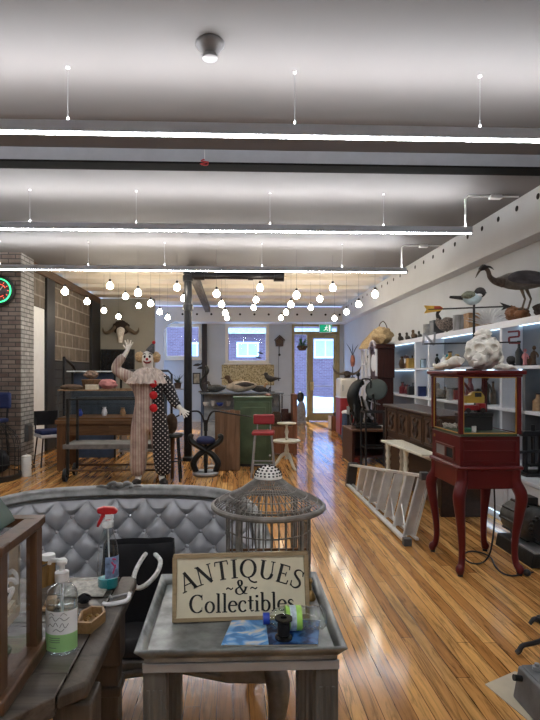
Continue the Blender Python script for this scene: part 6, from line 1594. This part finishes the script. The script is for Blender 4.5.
# ---- aluminium stepladder lying on its side
A0, A1 = FL(406,545), FL(348,487)
U0, U1 = W(423,476,4.33), W(351,465,A1.length and 6.42)
A0.z = A1.z = .03
o = thing('stepladder','aluminium stepladder lying on its side on the floor by the cream bench','ladder',(0,0,0))
dX = Vector((.085,.012,0))
for a_,b_ in ((A0,A1),(U0,U1)):
    part('rail', MB().tube([a_,b_],.030,4,fl=(.5,1.0),up=(1,0,0)), M_alul, o)
for i in range(7):
    t_ = .035+.128*i; a_ = A0.lerp(A1,t_); b_ = U0.lerp(U1,t_)
    mb = MB(); yy = Vector((0,.006,0)); up_ = (b_-a_).normalized()
    a2, b2 = a_+up_*.02, b_-up_*.02
    ext = Vector((.085,.030,0))
    mb.tube([a2,b2],.011,4,fl=(1.3,1),up=(1,0,0)); mb.tube([a2+ext,b2+ext],.008,4,up=(1,0,0))
    mb.add([a2,b2,b2+ext,a2+ext,a2+yy+Vector((.004,0,0)),b2+yy+Vector((.004,0,0)),b2+ext+Vector((.006,.002,0)),a2+ext+Vector((.006,.002,0))],[(0,1,2,3),(7,6,5,4),(0,4,5,1),(1,5,6,2),(2,6,7,3),(3,7,4,0)])
    part('tread', mb, M_alul, o)
rb_ = Vector((.11,0,0))
R0_, R1_, T0_, T1_ = A0+rb_+Vector((.0,.05,0)), A1+rb_*.5, U0+rb_+Vector((0,.05,-.02)), U1+rb_*.4
for a_,b_ in ((R0_,R1_),(T0_,T1_)): part('rear_rail', MB().tube([a_,b_],.018,4,fl=(.7,1),up=(1,0,0)), M_alul, o)
for t_ in (.03,.25,.5,.75): part('rear_bar', MB().tube([R0_.lerp(R1_,t_),T0_.lerp(T1_,t_)],.011,6), M_alul, o)
for (t0_,t1_) in ((.02,.16),(.16,.30)): part('brace', MB().tube([A0.lerp(A1,t0_)+Vector((.02,0,0)),U0.lerp(U1,t1_).lerp(A0.lerp(A1,t1_),.55)+Vector((.02,0,0))],.007,6), M_alul, o)
for q,nm in ((A0,'foot'),(U0,'foot')):
    part(nm, MB().b(q.x-.03,q.x+.035,q.y-.045,q.y+.01,q.z-.028,q.z+.035), M_dkgrey, o, .006)
cp_ = MB(); u_ = (U1-A1).normalized()
cp_.add([A1+Vector((-.02,0,-.028)),A1+Vector((.09,0,-.028)),A1+Vector((.09,.08,-.028)),A1+Vector((-.02,.08,-.028)),U1+Vector((-.02,0,.02)),U1+Vector((.09,0,.02)),U1+Vector((.09,.08,.02)),U1+Vector((-.02,.08,.02))],[(0,3,2,1),(4,5,6,7),(0,1,5,4),(1,2,6,5),(2,3,7,6),(3,0,4,7)])
part('top_cap', cp_, M_blkp, o, .006)
# ---- carved upright piano
py0, py1 = 5.03, 6.92
o = thing('carved_piano','dark walnut upright piano with carved front panels in front of the shelving','piano',(0,0,0))
pxf, pxb = 2.005, 2.415
part('case', MB().b(pxf+.02,pxb,py0+.04,py1-.04,.06,.945), M_walnut, o, .004)
part('lid', MB().b(pxf-.03,pxb+.005,py0-.02,py1+.02,.9455,.98), M_walnut, o, .008)
for y in (py0,py1-.04): part('end_panel', MB().b(pxf,pxb,y,y+.04,0,.945), M_walnut, o, .005)
n_ = 4; w_ = (py1-py0-.12)/n_
for i in range(n_):
    y = py0+.06+w_*i
    pl = part('carved_panel', MB().b(pxf+.004,pxf+.02,y+.012,y+w_-.012,.63,.93), wood('carved_brown_panel',(.10,.05,.025),.45,'z'), o, .004)
    cv = MB(); yc_ = y+w_/2
    for sgn in (-1,1):
        cv.tube([(pxf+.002,yc_,.68),(pxf-.004,yc_+sgn*.06,.73),(pxf-.004,yc_+sgn*.035,.80),(pxf-.002,yc_+sgn*.075,.86),(pxf+.002,yc_+sgn*.03,.89)],[.012,.016,.014,.014,.006],8,n=5)
    cv.ball((pxf+.002,yc_,.79),(.014,.03,.06),14,10)
    part('carving', cv, M_walnut, pl)
    part('frame_moulding', MB().b(pxf-.004,pxf+.004,y+.03,y+w_-.03,.645,.66).b(pxf-.004,pxf+.004,y+.03,y+w_-.03,.90,.915).b(pxf-.004,pxf+.004,y+.03,y+.045,.66,.90).b(pxf-.004,pxf+.004,y+w_-.045,y+w_-.03,.66,.90), M_walnut, pl, .002)
part('lower_panel', MB().b(pxf+.008,pxf+.02,py0+.06,py1-.06,.10,.56), M_walnut, o)
part('pilaster', MB().b(pxf-.008,pxf+.02,py1-.06,py1-.005,.06,.93), M_walnut, o, .004)
# ---- cream bench with turned legs
b0_, b1_ = 5.0, 6.12
o = thing('cream_bench','narrow cream painted bench with turned legs along the carved piano','bench',(0,0,0))
part('top', MB().prism([(1.80,b0_),(1.975,b0_),(1.975,b1_),(1.72,b1_)],.585,.61), M_cream, o, .006)
part('apron', MB().b(1.95,1.97,b0_+.07,b1_-.05,.52,.585), M_cream, o)
lp_ = [(.0,.0),(.018,0),(.022,.03),(.016,.06),(.026,.12),(.03,.22),(.02,.30),(.03,.33),(.02,.36),(.032,.40),(.022,.44),(.03,.47),(.03,.52),(0,.52)]
for x,y in ((1.945,b0_+.05),(1.83,5.55),(1.78,6.02),(1.945,6.04)):
    part('leg', MB().lathe([(r_,z_*.585/.52) for r_,z_ in lp_],(x,y,0),16), M_cream, o)
# ---- wooden bench with printing press, iron frame stand
o = thing('low_wooden_bench','low open brown wooden bench under the black printing press','bench',(0,0,0))
w0, w1, v0, v1, hb = 1.80, 2.38, 7.95, 8.65, .525
for x in (w0,w1-.04): part('side', MB().b(x,x+.04,v0,v1,0,hb-.03), M_mahog, o, .003)
part('top', MB().b(w0-.01,w1+.01,v0-.02,v1+.01,hb-.03,hb), wood('brown_bench_top',(.12,.055,.03),.4,'x'), o, .004)
part('shelf', MB().b(w0+.04,w1-.04,v0+.01,v1-.01,.10,.13), M_mahog, o)
part('back', MB().b(w0+.04,w1-.04,v1-.03,v1-.01,.13,hb-.031), M_mahog, o)
o = thing('printing_press','black cast iron platen printing press with round ink disk on the wooden bench','printing press',(2.10,8.28,hb+.0005))
part('base', MB().b(-.20,.20,-.16,.16,0,.04).b(-.15,.15,-.13,.13,.04,.08), M_cast, o, .008)
part('frame', MB().tube([(-.10,0,.08),(-.14,0,.22),(-.20,0,.36),(-.22,0,.50),(-.16,0,.66),(-.05,0,.72)],[.07,.075,.09,.10,.085,.05],14,n=5,fl=(1,.9)), M_cast, o)
part('column', MB().tube([(.03,0,.07),(.02,0,.30),(.05,0,.48),(.12,0,.60)],[.055,.045,.05,.06],12,n=5), M_cast, o)
part('ink_disk', MB().at((.14,-.08,.60),R(72),0,R(-25)).lathe([(0,-.02),(.15,-.02),(.17,-.005),(.17,.012),(.15,.022),(0,.022)],seg=36), mat('green_black_iron',(.030,.040,.034),.4,.3,var=.3), o)
part('arch_handle', MB().tube([(-.10,-.06,.64),(-.10,-.07,.74),(-.03,-.07,.77),(.05,-.07,.74),(.05,-.06,.62)],.014,8,n=4), M_blkp, o)
part('top_knob', MB().lathe([(.012,.70),(.012,.80),(.03,.82),(.035,.845),(.02,.87),(0,.875)],(-.13,0,0),16), M_blkp, o)
part('platen', MB().at((-.02,-.05,.30),0,R(-18),0).b(-.015,.015,-.13,.13,-.12,.14), M_steel, o, .004)
part('side_lever', MB().tube([(.05,-.10,.20),(.10,-.14,.34),(.06,-.16,.50)],[.014,.012,.012],8,n=3).ball((.06,-.16,.52),.024,12,8), M_blkp, o)
fw = MB().ring((-.215,0,.22),.17,.016,36,8,axis='X')
for i in range(5):
    a = 2*PI*i/5; fw.tube([(-.215,0,.22),(-.215,.165*math.cos(a),.22+.165*math.sin(a))],.010,6)
part('flywheel', fw.cyl((-.24,0,.22),(-.13,0,.22),.02), M_cast, o)
for y in (-.11,.11): part('side_frame', MB().tube([(-.12,y,.06),(-.07,y,.30),(-.11,y,.50)],[.022,.018,.02],8,n=4).tube([(.12,y,.06),(.06,y,.26),(-.06,y,.32)],[.02,.016,.014],8,n=4), M_cast, o)
part('delivery_plate', MB().at((.10,-.02,.40),0,R(20),0).b(-.09,.09,-.12,.12,-.008,.008), M_steel, o)
for x in (-.04,.06): part('roller', MB().tube([(x,-.14,.16),(x,.14,.16)],.022,12), M_steel, o)
o = thing('iron_frame_stand','open black iron frame stand in front of the low wooden bench','stand',(2.07,7.66,0))
for x in (-.17,.17):
    for y in (-.14,.14): part('leg', MB().b(x-.012,x+.012,y-.012,y+.012,0,.83), M_blkp, o)
for z in (.30,.81):
    part('rail', MB().b(-.158,.158,-.150,-.132,z,z+.02).b(-.158,.158,.132,.150,z,z+.02).b(-.18,-.162,-.128,.128,z,z+.02).b(.162,.18,-.128,.128,z,z+.02), M_blkp, o)
# ---- old iron motor by the right edge
o = thing('iron_motor','old dark iron motor with toothed wheel on a cast base by the right cabinet leg','motor',(2.27,4.02,0))
part('cast_base', MB().prism([(-.15,0),(.13,0),(.12,.10),(-.13,.10)],-.33,.20,'XZ'), M_cast, o, .01)
part('steel_plate', MB().b(-.125,-.0,-.325,.0,.1005,.115), M_steel, o, .004)
part('drum', MB().lathe([(0,-.20),(.08,-.20),(.12,-.17),(.135,-.12),(.135,.12),(.12,.16),(.07,.19),(0,.19)],(.0,.02,.25),32,'Y'), mat('worn_grey_iron',(.075,.072,.066),.45,.4,var=.5,bump=.2), o)
for i in range(10):
    a = 2*PI*i/10; part('cooling_rib', MB().tube([(.137*math.cos(a),-.10,.25+.137*math.sin(a)),(.137*math.cos(a),.14,.25+.137*math.sin(a))],.012,6), M_cast, o)
gw_ = MB().lathe([(0,-.02),(.09,-.02),(.09,.02),(0,.02)],(-.0,-.225,.25),28,'Y')
for i in range(18):
    a = 2*PI*i/18; gw_.ball((.095*math.cos(a),-.225,.25+.095*math.sin(a)),(.014,.018,.014),8,6)
part('toothed_wheel', gw_, M_blk, o)
part('shaft', MB().cyl((0,-.26,.25),(0,.24,.25),.022), M_steel, o)
part('terminal_box', MB().b(-.06,.06,-.06,.06,.385,.44), M_cast, o, .006)
# ---- black iron bench press on the white counter
p = PXx(533,2.62)
o = thing('bench_press','black iron bench press with levers standing on the white base cabinets','press',(2.62,p.y,.5005))
part('base', MB().b(-.12,.12,-.10,.10,0,.03), M_blk, o, .006)
for sx in (-1,1): part('upright', MB().tube([(sx*.07,0,.03),(sx*.07,.0,.34)],.022,10), M_blk, o)
part('cross_head', MB().b(-.11,.11,-.035,.035,.34,.385), M_blk, o, .006)
part('screw', MB().cyl((0,0,.10),(0,0,.44),.018), M_blk, o)
part('lever', MB().tube([(-.16,-.02,.20),(.2,-.02,.22)],.013,8).ball((-.17,-.02,.20),.026,12,8).ball((.21,-.02,.22),.026,12,8), M_blk, o)
part('plate', MB().b(-.06,.06,-.06,.06,.08,.10), M_blk, o, .004)
p = PXx(521,2.56)
solo('window_reflection_wedge','pale blue wedge standing in for a window reflection beside the black bench press','glass', MB().prism([(-.08,0),(.07,0),(.05,.06),(.0,.11),(-.04,.06)],-.05,.05,'YZ'), mat('reflection_pale_blue',(.45,.62,.80),.1,var=.1), (2.50,p.y+.18,.5005), bevel=.004)  # solid wedge added in place of a bluish window reflection
# ---- near right corner: iron scroll foot table, grey block, card
p = FL(518,656)
o = thing('scroll_foot_table','black wrought iron table with scrolled feet at the right edge','table',(p.x+.31,p.y+.03,0),R(4))
for i in range(4):
    c_, s_ = math.cos(PI/2*i+PI), math.sin(PI/2*i+PI)
    k = MB().tube([(c_*q_,s_*q_,z_) for q_,z_ in ((.315,.012),(.30,.020),(.28,.045),(.22,.055),(.17,.075),(.17,.14),(.215,.175),(.245,.15))],[.012,.013,.012,.012,.013,.013,.012,.009],8,n=6)
    k.tube([(c_*q_,s_*q_,z_) for q_,z_ in ((.172,.12),(.10,.27),(.05,.45),(.06,.67))],[.013,.012,.012,.012],8,n=5)
    part('scroll_leg', k, M_blk, o)
part('stretcher', MB().tube([(-.17,0,.08),(.17,0,.08)],.009,8).tube([(0,-.17,.09),(0,.17,.09)],.009,8), M_blk, o)
part('table_top', MB().b(-.07,.34,-.12,.12,.6705,.69), M_oakx, o, .004)
q0 = FL(484,687); q1 = FL(513,678)
cq = [FL(485,685),FL(515,672),FL(575,700),FL(545,735)]
c0 = sum(cq,Vector())/4
solo('card_sheet','flat beige card sheet on the floor under the grey metal block','card', MB().prism([(v.x-c0.x,v.y-c0.y) for v in cq],0,.004), M_ply, (c0.x,c0.y,.0005))
p = FL(513,699)
o = thing('grey_metal_block','grey cast metal block with bolts standing on the beige card','metal block',(p.x+.142,p.y-.11,.0047),0)
part('block', MB().prism([(-.14,0),(.16,0),(.135,.135),(-.115,.135)],-.20,.12,'XZ'), mat('grey_cast_metal',(.14,.145,.15),.5,.25,var=.3,bump=.2), o, .008)
part('top_plate', MB().b(-.105,.125,-.19,.11,.1355,.142), mat('grey_cast_metal',(.14,.145,.15)), o, .004)
part('lug', MB().cyl((-.122,.08,.10),(-.155,.08,.105),.013), M_cast, o)
for x,y in ((-.06,-.05),(-.06,.07),(.05,-.04)): part('bolt', MB().lathe([(0,.142),(.018,.142),(.018,.155),(.010,.157),(.010,.168),(0,.168)],(x,y,0),12), M_steel, o)
